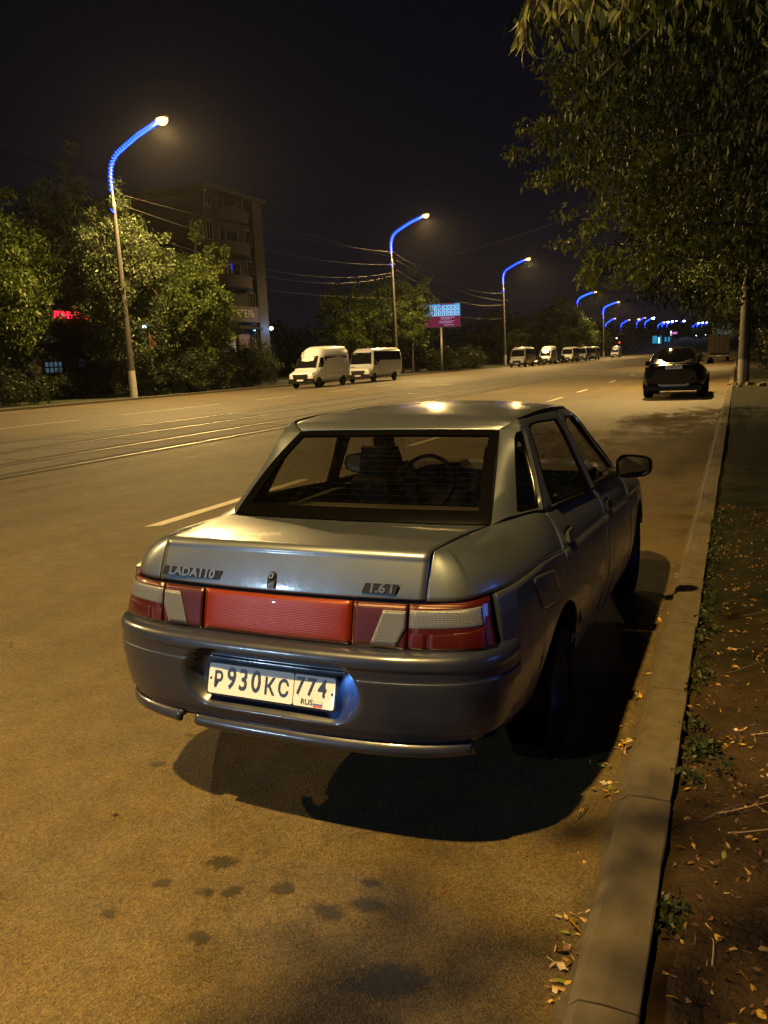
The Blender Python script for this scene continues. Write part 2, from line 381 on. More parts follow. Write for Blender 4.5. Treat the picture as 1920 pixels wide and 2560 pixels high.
        # fuel flap / wheel housing
        if sd == 1:
            def ff(u, v, k=1.0):
                a = (u * 2 - 1) * k; b2 = (v * 2 - 1) * k
                ea, eb = a * math.sqrt(1 - .22 * abs(b2) ** 5), b2 * math.sqrt(1 - .22 * abs(a) ** 5)
                y = .716 + ea * .146 + eb * .045 * 1.0; z = .752 - ea * .019 - eb * .076
                return (side_x(y, (zc(y) - z) / .6) + 0.0030, y, z)
            g = empty('fuel_flap'); g.parent = car
            def gf(u, v):
                p = ff(u, v, 1.045); return (p[0] - 0.0018, p[1], p[2])
            patch('flap_gap', gf, 14, 10, M['void'], g, 1, out=(1, 0, 0))
            patch('flap_panel', ff, 14, 10, P, g, 1, rim=0.004, out=(1, 0, 0))
        for (ay, ar) in ((AY, AR), (3.462, .335)):
            mb = MB(); V = []; F = []; n = 20
            for i in range(n + 1):
                a = math.pi * i / n; cy, cz = ay + math.cos(a) * (ar - .002), AZ + math.sin(a) * (ar - .002)
                V += [(sd * .822, cy, cz), (sd * .55, cy, cz)]
            for i in range(n): F.append((2 * i, 2 * i + 1, 2 * i + 3, 2 * i + 2))
            mb.add(V, F)
            mb.add([(sd * .55, ay + math.cos(math.pi * i / n) * ar, AZ + math.sin(math.pi * i / n) * ar) for i in range(n + 1)], [tuple(range(n + 1))])
            mb.build('wheel_housing', M['void'], car)
        # ---- doors
        def dyr(v): return yR(v) + 0.007
        def door_up(y0a, y0b, y1a, y1b):
            belt_y = [1.0, 1.08, 1.58, 2.0, 2.77, 3.0]; belt_z = [.985, .978, .952, .928, .898, .888]; belt_x = [.732, .738, .757, .769, .781, .782]
            def f(u, v):
                th = v * math.pi / 2; vf = v; hf = 0.45 * vf + 0.55 * vf ** 2.4
                y = (y0a + (y0b - y0a) * v) * (1 - u) + (y1a + (y1b - y1a) * v) * u
                zb = zc(y); xb = xc(y) - .004; zt = float(np.interp(y, belt_y, belt_z)); xt = float(np.interp(y, belt_y, belt_x))
                return (xb + (xt - xb) * hf, y, zb + (zt - zb) * vf)
            return f
        def door_lo(ra, rb):
            def f(u, v):
                y = ra(v) * (1 - u) + rb(v) * u; zb = .235; z = zc(y) + (zb - zc(y)) * v
                return (side_x(y, (zc(y) - z) / .6), y, z)
            return f
        D1 = empty('rear_door'); D1.parent = car; D2 = empty('front_door'); D2.parent = car
        patch('upper_skin', door_up(1.045, 1.083, 2.048, 2.036), 30, 10, P, D1, sd, rim=.014, out=(1, 0, .4))
        patch('lower_skin', door_lo(dyr, lambda v: 2.048 + .02 * v), 30, 18, P, D1, sd, rim=.014, out=(1, 0, 0))
        patch('upper_skin', door_up(2.054, 2.042, 2.93, 2.90), 24, 10, P, D2, sd, rim=.014, out=(1, 0, .4))
        patch('lower_skin', door_lo(lambda v: 2.055 + .02 * v, lambda v: 2.93 + .02 * v), 26, 18, P, D2, sd, rim=.014, out=(1, 0, 0))
        # sills
        patch('sill', lambda u, v: (.795 - .06 * v, 1.40 + 1.75 * u, .245 - .085 * v), 12, 4, M['bumper'], car, sd, out=(1, 0, 0))
        # handles
        for (D, hy, hz) in ((D1, 1.20, .865), (D2, 2.20, .822)):
            h = MB(); h.box(-.004, .020, -.065, .045, -.022, .022, Matrix.Translation((0.815 if D is D1 else .826, hy, hz)), taper=.006)
            hb = MB(); hb.box(-.01, .006, -.08, .06, -.034, .030, Matrix.Translation((0.812 if D is D1 else .823, hy, hz)), taper=.008)
            for q2, nm, mm in ((hb, 'handle_recess', M['black']), (h, 'door_handle', P if D is D1 else M['black'])):
                q2.v = [(v[0] * sd, v[1], v[2]) for v in q2.v]
                if sd < 0: q2.f = [f[::-1] for f in q2.f]
                q2.build(nm, mm, D)
        # upper frames
        rd = [((.740, 1.086, .979), (.740, 1.223, .986)), ((.715, 1.130, 1.041), (.703, 1.254, 1.074)), ((.677, 1.205, 1.137), (.675, 1.285, 1.140)), ((.644, 1.260, 1.22), (.650, 1.325, 1.205)),
              ((.611, 1.284, 1.30), (.606, 1.362, 1.312)), ((.577, 1.285, 1.354), (.602, 1.40, 1.326)), ((.578, 1.55, 1.360), (.604, 1.55, 1.326)), ((.584, 1.995, 1.352), (.617, 1.895, 1.311)),
              ((.618, 2.005, 1.30), (.650, 1.935, 1.235)), ((.690, 2.020, 1.13), (.709, 1.962, 1.093)), ((.769, 2.036, .928), (.775, 1.985, .937)), ((.756, 1.58, .951), (.760, 1.584, .962))]
        fd = [((.769, 2.044, .927), (.776, 2.085, .936)), ((.690, 2.028, 1.13), (.708, 2.066, 1.093)), ((.618, 2.014, 1.30), (.632, 2.050, 1.27)), ((.584, 2.005, 1.352), (.620, 2.085, 1.308)),
              ((.572, 2.30, 1.335), (.624, 2.28, 1.296)), ((.615, 2.425, 1.27), (.655, 2.385, 1.225)), ((.668, 2.56, 1.155), (.702, 2.52, 1.105)), ((.724, 2.72, 1.03), (.748, 2.66, 1.00)), ((.781, 2.90, .893), (.785, 2.79, .908)), ((.778, 2.4, .912), (.782, 2.4, .922))]
        ring('window_frame', rd, P, D1, sd, bulge=.006, out=(1, 0, .42))
        ring('window_frame', fd, P, D2, sd, bulge=.006, out=(1, 0, .42))
        for D, prs in ((D1, rd), (D2, fd)):
            inn = [p[1] for p in prs]; cen = np.mean(np.array(inn), axis=0)
            inner = [tuple(lerp(p, cen, .055)) for p in inn]
            ring('window_seal', [(a, b) for a, b in zip(inn, inner)], M['seal'], D, sd, bulge=.001, out=(1, 0, .42), rim=.012, seg=2)
            fillpoly('window_glass', inner, M['glass'], D, sd, off=(-.008, 0, -.002))
        # belt weatherstrip
        MBt = MB(); MBt.tube([(sd * .758, 1.25, .978), (sd * .770, 1.6, .955), (sd * .782, 1.99, .932)], .008, 6); MBt.build('weatherstrip', M['seal'], D1)
        MBt = MB(); MBt.tube([(sd * .784, 2.10, .929), (sd * .792, 2.78, .902)], .008, 6); MBt.build('weatherstrip', M['seal'], D2)
        # C pillar with quarter glass
        cp = [((.604, .760, .984), (.668, .905, 1.012)), ((.557, 1.0, 1.152), (.625, 1.045, 1.150)), ((.522, 1.185, 1.280), (.592, 1.160, 1.280)), ((.510, 1.237, 1.312), (.590, 1.195, 1.304)),
              ((.573, 1.278, 1.354), (.603, 1.232, 1.310)), ((.607, 1.277, 1.30), (.612, 1.243, 1.288)), ((.640, 1.253, 1.22), (.640, 1.205, 1.210)), ((.673, 1.198, 1.137), (.680, 1.142, 1.110)),
              ((.711, 1.123, 1.041), (.714, 1.075, 1.022)), ((.735, 1.080, .981), (.722, 1.050, 1.002)), ((.710, .985, .994), (.704, .985, 1.006)), ((.655, .868, .990), (.678, .922, 1.006))]
        C = empty('rear_pillar'); C.parent = car
        ring('pillar_skin', cp, P, C, sd, bulge=.012, out=(.9, -.35, .42))
        inn = [p[1] for p in cp]; cen = np.mean(np.array(inn), axis=0) + np.array((0, .03, -.03))
        inner = [tuple(lerp(p, cen, .20)) for p in inn]
        ring('quarter_seal', [(a, b) for a, b in zip(inn, inner)], M['seal'], C, sd, bulge=.002, out=(1, 0, .42), rim=.012, seg=2)
        fillpoly('quarter_glass', inner, M['glass'], C, sd, off=(-.006, 0, 0))
        # drip rail seam between pillar and roof
        # A pillar
        patch('front_pillar', lambda u, v: tuple(cr([(.785, 2.91, .893), (.728, 2.735, 1.035), (.672, 2.575, 1.16), (.618, 2.44, 1.275), (.570, 2.315, 1.340)], u * 4) + np.array((-.055 * v, .055 * v, .010 * v))), 20, 4, P, car, sd, out=(.7, .6, .5), rim=.02)
        # fender
        bf = [(.843, 2.94, .728), (.839, 3.4, .707), (.822, 3.75, .682), (.785, 3.95, .662), (.72, 4.08, .650), (.66, 4.14, .645)]
        tf = [(.715, 2.94, .893), (.672, 3.4, .868), (.635, 3.72, .82), (.60, 3.88, .785), (.55, 3.98, .755), (.50, 4.03, .74)]
        def fu(u, v):
            t = u * 5; b, tt = cr(bf, t), cr(tf, t); th = v * math.pi / 2; hf = .2 * v + .8 * (1 - math.cos(th) ** 1.1); vf = math.sin(th)
            return tuple(b[i] + (tt[i] - b[i]) * (hf if i < 2 else vf) for i in range(3))
        Fd = empty('front_wing'); Fd.parent = car
        patch('upper_panel', fu, 34, 12, P, Fd, sd, rim=.015, out=(.8, .2, .6))
        def fl(u, v):
            y = 2.96 + (4.02 - 2.96) * u; zb = .235
            if abs(y - 3.462) < .335: zb = max(.285, .285 + math.sqrt(max(0, .335 ** 2 - (y - 3.462) ** 2)))
            elif y > 3.8: zb = .60
            z = zc(y) + (zb - zc(y)) * v; return (side_x(y, (zc(y) - z) / .6), y, z)
        patch('lower_panel', fl, 44, 14, P, Fd, sd, rim=.015, out=(1, 0, 0))
        # head light
        patch('head_light', lambda u, v: (.36 + .33 * u, 4.17 - .10 * u ** 2 - .03 * v, .60 + .12 * v), 8, 4, M['lens_clear'], car, sd, rim=.01, out=(0, 1, 0))
        # mirror
        Mi = empty('side_mirror'); Mi.parent = car
        V = []; F = []; n = 20; prof = [(0, 1.0), (.006, 1.04), (.03, 1.0), (.06, .86), (.085, .55), (.095, .1)]
        for (dy, s) in prof:
            for k in range(n):
                a = 2 * math.pi * k / n; cx = abs(math.cos(a)) ** .55 * math.copysign(1, math.cos(a)); cz = abs(math.sin(a)) ** .62 * math.copysign(1, math.sin(a))
                V.append((sd * (.905 + .098 * s * cx + dy * .2), 2.665 + dy + (cx * .012), .963 + .066 * s * cz * (1.0 - .12 * cx * sd * sd)))
        for r in range(len(prof) - 1):
            for k in range(n):
                q2 = (r * n + k, r * n + (k + 1) % n, (r + 1) * n + (k + 1) % n, (r + 1) * n + k); F.append(q2 if sd < 0 else q2[::-1])
        meshobj('mirror_housing', V, F, M['black'], Mi, smooth=True)
        mv = [(sd * (.905 + .088 * abs(math.cos(a)) ** .55 * math.copysign(1, math.cos(a))), 2.668 + .011 * math.cos(a), .963 + .057 * abs(math.sin(a)) ** .62 * math.copysign(1, math.sin(a))) for a in [2 * math.pi * k / 24 for k in range(24)]]
        meshobj('mirror_glass', mv, [tuple(range(24)) if sd > 0 else tuple(range(24))[::-1]], M['chrome'], Mi)
        mb = MB(); mb.tube([(sd * .765, 2.74, .915), (sd * .80, 2.72, .925), (sd * .85, 2.71, .94)], [.035, .028, .024], 8); mb.build('mirror_arm', M['black'], Mi, smooth=True)
        # wheels
        for wy in (AY, 3.462):
            W = empty('wheel', (sd * .745, wy, .2375)); W.parent = car
            t = MB(); t.lathe([(.175, -.07), (.20, -.085), (.25, -.088), (.272, -.080), (.284, -.060), (.286, 0), (.284, .060), (.272, .080), (.25, .088), (.20, .085), (.175, .07)], 40, axis='x'); t.build('tyre', M['rubber'], W, smooth=True)
            r = MB(); r.lathe([(.178, .075 * sd), (.168, .06 * sd), (.160, .02 * sd), (.12, .012 * sd), (.09, .03 * sd), (.05, .035 * sd), (.0, .035 * sd)], 32, axis='x'); r.lathe([(.178, .075 * sd), (.170, -.07 * sd)], 32, axis='x')
            r.build('rim', M['steel'], W, smooth=True)
            tr = MB()
            for k in range(34):   # tread blocks
                a = 2 * math.pi * k / 34
                for xx in (-.05, 0.0, .05): tr.box(-.020, .020, -.018, .018, .280, .2885, Matrix.Translation((xx, 0, 0)) @ Matrix.Rotation(a + (.05 if xx else 0), 4, 'X'))
            tr.build('tread', M['rubber'], W)
    # ---- roof
    re = [(.508, 1.240, 1.313), (.545, 1.262, 1.334), (.570, 1.300, 1.353), (.577, 1.42, 1.362), (.580, 1.7, 1.368), (.584, 2.0, 1.362), (.572, 2.28, 1.344), (.545, 2.36, 1.332)]
    rc = [(0, 1.214, 1.321), (0, 1.25, 1.338), (0, 1.32, 1.362), (0, 1.45, 1.384), (0, 1.7, 1.403), (0, 2.0, 1.404), (0, 2.30, 1.382), (0, 2.42, 1.362)]
    def roof(u, v):
        a = u * 2 - 1; e = cr(re, v * 7); c = cr(rc, v * 7); k = abs(a) ** 2.2
        x = e[0] * a; kk = abs(a) ** 2.6
        return (x, c[1] + (e[1] - c[1]) * k, c[2] + (e[2] - c[2]) * kk - .006 * max(0, abs(a) - .93) / .07)
    patch('roof', roof, 60, 48, P, car, rim=.015, out=(0, 0, 1))
    for sd in (1, -1):
        mb = MB(); mb.tube([(sd * .510, 1.243, 1.314), (sd * .548, 1.266, 1.335), (sd * .573, 1.302, 1.354), (sd * .580, 1.42, 1.361), (sd * .583, 1.7, 1.366), (sd * .587, 2.0, 1.359), (sd * .575, 2.28, 1.342)], .0045, 6); mb.build('roof_gutter', M['seal'], car)
    # ---- rear window
    def rw(u, v, ux=1.0):
        a = (u * 2 - 1); xb = .600; xt = .505
        yb = .728 + .034 * a * a; yt = 1.216 + .022 * a * a; zb = .985; zt = 1.318 - .006 * a * a
        bl = math.sin(v * math.pi) * .022
        return (a * (xb + (xt - xb) * v), yb + (yt - yb) * v - bl * .56, zb + (zt - zb) * v + bl * .82)
    RW = empty('rear_window'); RW.parent = car
    patch('window_glass', lambda u, v: tuple(np.array(rw(.03 + .94 * u, .05 + .91 * v)) + np.array((0, .004, -.006))), 30, 14, M['rglass'], RW, out=(0, -.5, .8))
    def bord(fa):
        return [np.array(p) for p in fa]
    outer = [rw(k / 20, 0) for k in range(20)] + [rw(1, k / 14) for k in range(14)] + [rw(1 - k / 20, 1) for k in range(20)] + [rw(0, 1 - k / 14) for k in range(14)]
    inner = [rw(.045 + .91 * k / 20, .115) for k in range(20)] + [rw(.955 + .004 * k / 14, .115 + .81 * k / 14) for k in range(14)] + [rw(.959 - .918 * k / 20, .925) for k in range(20)] + [rw(.041 + .004 * k / 14, .925 - .81 * k / 14) for k in range(14)]
    ring('window_seal', list(zip(outer, inner)), M['seal'], RW, 1, seg=1, bulge=.0035, out=(0, -.56, .82), rim=.012)
    hm = MB()
    for k in range(13):
        vv = .17 + .06 * k; hm.tube([tuple(np.array(rw(.06 + .88 * i / 10, vv)) + np.array((0, -.0005, .001))) for i in range(11)], .00022, 3, caps=False)
    hw = hm.build('heater_wire', mat('heater_wire_brown', (.03, .022, .015), .9, spec=.1), RW)
    # ---- windscreen, hood, front
    patch('windscreen', lambda u, v: ((u * 2 - 1) * (.735 - .185 * v), 3.05 - .10 * (u * 2 - 1) ** 2 - .63 * v, .905 + .45 * v - .015 * (u * 2 - 1) ** 2), 20, 8, M['glass'], car, out=(0, 1, .7))
    patch('bonnet', lambda u, v: ((u * 2 - 1) * float(np.interp(v, [0, .45, .8, 1], [.710, .668, .60, .50])), 2.95 + 1.13 * v - .05 * (u * 2 - 1) ** 2 * v + .10 * (1 - (u * 2 - 1) ** 2) * (1 - v), float(np.interp(v, [0, .4, .7, .9, 1], [.893, .868, .822, .775, .745])) + .03 * (1 - (u * 2 - 1) ** 4)), 24, 18, P, car, out=(0, 0, 1), rim=.015)
    patch('front_bumper', lambda u, v: ((u * 2 - 1) * .80, 4.26 - .30 * abs(u * 2 - 1) ** 4 - .06 * (2 * v - 1) ** 2, .24 + .36 * v), 30, 10, B, car, out=(0, 1, 0), rim=.03)
    patch('grille', lambda u, v: ((u * 2 - 1) * .35, 4.17 - .02 * v, .60 + .10 * v), 6, 2, M['black'], car, out=(0, 1, 0), rim=.01)
    # ---- rear bumper with plate recess
    BC = [(0, 0.0), (.15, .001), (.3, .008), (.45, .022), (.58, .048), (.68, .085), (.745, .13), (.79, .19), (.815, .265), (.826, .34)]
    PR = [(.110, .692), (.075, .6905), (.040, .6885), (.018, .681), (.006, .668), (.001, .650), (.001, .640), (.0045, .633), (.005, .620), (.005, .600), (.001, .592), (.0, .575), (.0, .52), (.0, .47), (.003, .43), (.006, .415), (.016, .410), (.019, .402), (.020, .385), (.026, .372)]
    def bump_s(s, v):
        q = cr(BC, abs(s) * 9); e = .01
        q2 = cr(BC, min(abs(s) * 9 + e, 9)); q1 = cr(BC, max(abs(s) * 9 - e, 0)); tg = q2 - q1; tg /= np.linalg.norm(tg); nrm = np.array((-tg[1], tg[0]))   # inward
        ii, zz = cr(PR, v * (len(PR) - 1))
        cornerf = min(1, abs(q[0]) / .8) ** 4
        ii = ii + cornerf * max(0, (.56 - zz)) * .16
        x = q[0] + nrm[0] * ii; y = q[1] + nrm[1] * ii
        # recess for the number plate
        dx = max(0, abs(x + .016) - .272) ; dz = (zz - .537); d = math.hypot(dx, dz) if dx > 0 else abs(dz)
        t = (0.112 - d) / (.034 + .030 * min(1, dx / .06) if dz < 0 or dx > 0 else .016); t = min(1, max(0, t)); t = t * t * (3 - 2 * t); y += .046 * t * (1 if abs(x) < .45 else 0) + .018 * t * (zz - .48) / .1
        return (math.copysign(x, s) if abs(s) > 1e-6 else 0, y, zz)
    Bp = empty('rear_bumper'); Bp.parent = car
    patch('bumper_skin', lambda u, v: bump_s(u * 2 - 1, v), 200, 110, B, Bp, out=(0, -1, 0))
    # lower lip in two pieces, the gap for the exhaust on the left
    def lip(s0, s1, slantl=0, slantr=0):
        def f(u, v):
            s = s0 + (s1 - s0) * u + (slantl * (1 - u) + slantr * u) * v
            q = cr(BC, abs(s) * 9); k = 1 - .03 * min(1, (q[0] / .8)) ** 3
            a = v * math.pi
            zz = .378 - (.066 if s0 < -.2 else .055) * v; yy = .034 - .026 * math.sin(a) ** .7
            return (math.copysign(q[0] * k, s), q[1] + yy + .03 * v * min(1, q[0] / .8) ** 4 + .02 * v ** 6, zz)
        return f
    def sfor(x):
        lo, hi = 0, 1
        for _ in range(40):
            mid = (lo + hi) / 2
            if cr(BC, mid * 9)[0] < x: lo = mid
            else: hi = mid
        return lo
    patch('bumper_lip', lip(-sfor(.775), -sfor(.392), 0.015, -0.035), 24, 10, B, Bp, out=(0, -1, 0), rim=.02)
    patch('bumper_lip', lip(-sfor(.338), sfor(.725), .004, -.015), 80, 10, B, Bp, out=(0, -1, 0), rim=.02)
    patch('bumper_underside', lambda u, v: ((u * 2 - 1) * .76, .07 + .14 * abs(u * 2 - 1) ** 6 + .30 * v, .372 + .0 * v), 20, 3, M['void'], car, out=(0, 0, -1))
    # tow-hook scuff and crack on the bumper
    # ---- plate
    PT = .31; pc = Vector((0, .031, .527)); up = Vector((0, math.sin(PT), math.cos(PT))); nn = Vector((0, -math.cos(PT), math.sin(PT)))
    PM = Matrix(((1, 0, 0, 0), (0, up.y, nn.y, 0), (0, up.z, nn.z, 0), (0, 0, 0, 1))); rot = PM.to_euler(); PL = empty('number_plate', pc, rot=rot); PL.parent = car
    def rbox(mb, x0, x1, y0, y1, z0, z1, r=.008):
        pts = []
        for (cx, cy, a0) in ((x1 - r, y1 - r, 0), (x0 + r, y1 - r, 90), (x0 + r, y0 + r, 180), (x1 - r, y0 + r, 270)):
            for k in range(5): a = R(a0 + 22.5 * k); pts.append((cx + r * math.cos(a), cy + r * math.sin(a)))
        n = len(pts); mb.add([(p[0], p[1], z0) for p in pts] + [(p[0], p[1], z1) for p in pts], [tuple(range(n))[::-1], tuple(range(n, 2 * n))] + [(k, (k + 1) % n, n + (k + 1) % n, n + k) for k in range(n)])
    mb = MB(); rbox(mb, -.2655, .2655, -.0605, .0605, -.006, 0, .012); mb.build('plate_frame', M['black'], PL)
    mb = MB(); rbox(mb, -.2585, .0965, -.0535, .0535, -.001, .002); rbox(mb, .0995, .2585, -.0535, .0535, -.001, .002); mb.build('plate_field', M['plate'], PL)
    W = .52
    chars = [('Р', .085, .0795, -.006, .82), ('9', .192, .105, .003, .80), ('3', .290, .105, .003, .80), ('0', .392, .105, .003, .80), ('К', .500, .0795, -.006, .84), ('С', .610, .0795, -.006, .80),
             ('7', .735, .083, .012, .80), ('7', .820, .083, .012, .80), ('4', .905, .083, .012, .80)]
    for ch, u, size, dy, sxx in chars:
        textobj('character', ch, size, M['ink'], PL, (-.26 + u * W, dy, .003), (0, 0, 0), .0012, sxx, bold=.0014)
    textobj('country_letters', 'RUS', .026, M['ink'], PL, (-.26 + .795 * W, -.0375, .003), (0, 0, 0), .0006, 1.05, bold=.0003)
    for k, (c) in enumerate(('plate', 'fblue', 'fred')):
        mb = MB(); mb.box(.180, .214, -.0325 - .006 * k - .006, -.0325 - .006 * k, .002, .0032); mb.build('flag_stripe', M[c] if c != 'plate' else M['plate'], PL)
    mb = MB(); mb.box(.179, .215, -.0515, -.0315, .0018, .0024); mb.build('flag_edge', M['ink'], PL)
    for xx in (-.248, .249):
        mb = MB(); mb.lathe([(.0, .006), (.0035, .005), (.0045, .002)], 8, Matrix.Translation((xx, 0, 0))); mb.build('plate_bolt', M['ink'], PL, smooth=True)
    # hidden blue light added in the recess, standing in for a blue reflection
    mb = MB(); mb.box(.270, .292, .060, .068, .622, .626); mb.build('recess_glow', emat('added_blue_glow', (.25, .62, 1.0), 6), car)
    ld = bpy.data.lights.new('recess_glow_light', 'SPOT'); ld.color = (.22, .55, 1.0); ld.energy = 3.2; ld.shadow_soft_size = .006; ld.spot_size = R(150); ld.spot_blend = .5
    lo = bpy.data.objects.new('recess_glow_light', ld); link(lo, car); lo.location = (.296, .040, .600); lo.rotation_euler = Vector((.55, .10, -.8)).to_track_quat('-Z', 'Y').to_euler()
    # ---- badges, lock
    def badge(txt, x0, z0, size, wid, hgt, yaw):
        lean = .052 / .12
        y = .121 + bow(x0) + .052 * max(0, (z0 - .845) / .121) ** 1.15 - .004
        E = empty('badge_' + ('model' if len(txt) > 4 else 'engine'), (x0, y, z0), rot=(R(90) - math.atan(.33) , 0, yaw)); E.parent = car
        mb = MB(); sk = .006
        mb.add([(-wid - sk, -hgt, -.001), (wid - sk, -hgt, -.001), (wid + sk, hgt, -.001), (-wid + sk, hgt, -.001), (-wid - sk, -hgt, .0035), (wid - sk, -hgt, .0035), (wid + sk, hgt, .0035), (-wid + sk, hgt, .0035)], [(0, 3, 2, 1), (4, 5, 6, 7), (0, 1, 5, 4), (1, 2, 6, 5), (2, 3, 7, 6), (3, 0, 4, 7)])
        mb.build('badge_base', M['black'], E)
        textobj('badge_letters', txt, size, M['badge'], E, (0, 0, .0045), (0, 0, 0), .0015, 1.18 if len(txt) > 4 else 1.05, bold=.0014, shear=.12)
    badge('LADA110', -.388, .882, .046, .138, .0170, R(-3.5) )
    badge('1.6 i', .392, .878, .044, .060, .0170, R(4.5))
    E = empty('boot_lock', (-.025, .112 + .052 * .5, .897), rot=(R(90) - math.atan(.40), 0, 0)); E.parent = car
    mb = MB(); mb.lathe([(0, .010), (.006, .010), (.007, .007), (.012, .007), (.016, .004), (.017, 0)], 20); mb.box(-.0165, .0165, -.046, 0, -.002, .004); mb.build('lock_barrel', M['black'], E)
    mb = MB(); mb.lathe([(.006, .0105), (.0105, .0105), (.0105, .008)], 18); mb.add([(-.015, -.046, .004), (.013, -.046, .004), (.015, -.020, .010), (-.011, -.030, .006)], [(0, 1, 2, 3)]); mb.build('lock_cover', M['badge'], E)
    # ---- interior
    I = M['interior']
    mb = MB(); mb.box(-.72, .72, .9, 3.1, .22, .26); mb.box(-.74, .74, 2.85, 3.1, .26, .90); mb.box(-.76, -.70, 1.1, 3.0, .25, .90); mb.box(.70, .76, 1.1, 3.0, .25, .90)
    mb.box(-.70, .70, .72, .80, .60, .955); mb.build('cabin_tub', I, car)
    mb = MB(); mb.box(-.63, .63, .79, 1.17, .940, .958); mb.build('parcel_shelf', M['shelf'], car)
    mb = MB(); mb.box(-.16, .16, .86, 1.0, .958, .985, taper=.015); mb.build('shelf_speaker_box', M['shelf'], car)
    mb = MB(); mb.box(-.62, .62, 1.12, 1.28, .42, .955, taper=.02); mb.box(-.62, .62, 1.12, 1.65, .30, .48, taper=.02); mb.build('rear_seat', I, car)
    for sx2 in (-.36, .36):
        S = empty('front_seat'); S.parent = car
        mb = MB(); mb.box(-.23, .23, 0, .12, 0, .62, Matrix.Translation((sx2, 1.98, .36)) @ Matrix.Rotation(R(14), 4, 'X'), taper=.03); mb.box(sx2 - .25, sx2 + .25, 2.05, 2.50, .30, .45, taper=.03); mb.build('seat_cushions', I, S)
        mb = MB(); mb.box(-.13, .13, -.0, .09, 0, .17, Matrix.Translation((sx2, 1.83, .99)) @ Matrix.Rotation(R(10), 4, 'X'), taper=.025); mb.build('headrest', I, S)
    mb = MB(); mb.box(-.70, .70, 2.62, 2.95, .62, .93, taper=.05); mb.box(-.60, -.16, 2.66, 2.90, .92, .975, taper=.03); mb.build('dashboard', I, car)
    Wm = Matrix.Translation((-.36, 2.54, .855)) @ Matrix.Rotation(R(65), 4, 'X'); mb = MB()
    mb.tube([tuple(Wm @ Vector((.185 * math.cos(a), .185 * math.sin(a), 0))) for a in [2 * math.pi * k / 28 for k in range(29)]], .014, 8, caps=False)
    mb.tube([tuple(Wm @ Vector((-.18, 0, 0))), tuple(Wm @ Vector((.18, 0, 0)))], .02, 6); mb.build('steering_wheel', M['black'], car, smooth=True)
    mb = MB(); mb.box(-.11, .11, 2.42, 2.44, 1.23, 1.29); mb.build('inner_mirror', M['black'], car)
    # headliner so the roof reads dark from inside
    patch('headliner', lambda u, v: tuple(np.array(roof(.04 + .92 * u, .04 + .92 * v)) - np.array((0, 0, .02))), 10, 8, I, car, out=(0, 0, -1))
    # inner shell just under the skin: the dark behind every shut line
    for sd in (1, -1):
        patch('inner_shell', lambda u, v: (xc(.35 + 3.5 * u) - .03 - .03 * v, .35 + 3.5 * u, (.84 if u < .2 else .80) - (.17 if abs(.35 + 3.5 * u - .97) < .36 or abs(.35 + 3.5 * u - 3.462) < .36 else .50) * v - .12 * u), 60, 3, M['void'], car, sd, out=(1, 0, 0))
        patch('inner_shell', lambda u, v: tuple(np.array(qu(u, v)) - np.array((.018, -.006, .016))), 30, 10, M['void'], car, sd, out=(.7, -.3, .7))
    patch('inner_shell', lambda u, v: tuple(np.array(lid(u, v)) - np.array((0, -.012, .016))), 12, 20, M['void'], car, out=(0, -.5, .8))
    mb = MB(); mb.tube([(-.42, .36, .27), (-.42, .5, .27), (-.35, 1.4, .24)], .024, 10); mb.build('exhaust_pipe', M['steel'], car, smooth=True)
    mb = MB(); mb.box(-.62, .62, .16, 1.0, .30, .36); mb.box(-.60, .60, 1.3, 3.1, .18, .24); mb.build('underbody', M['void'], car)
build_car(car)

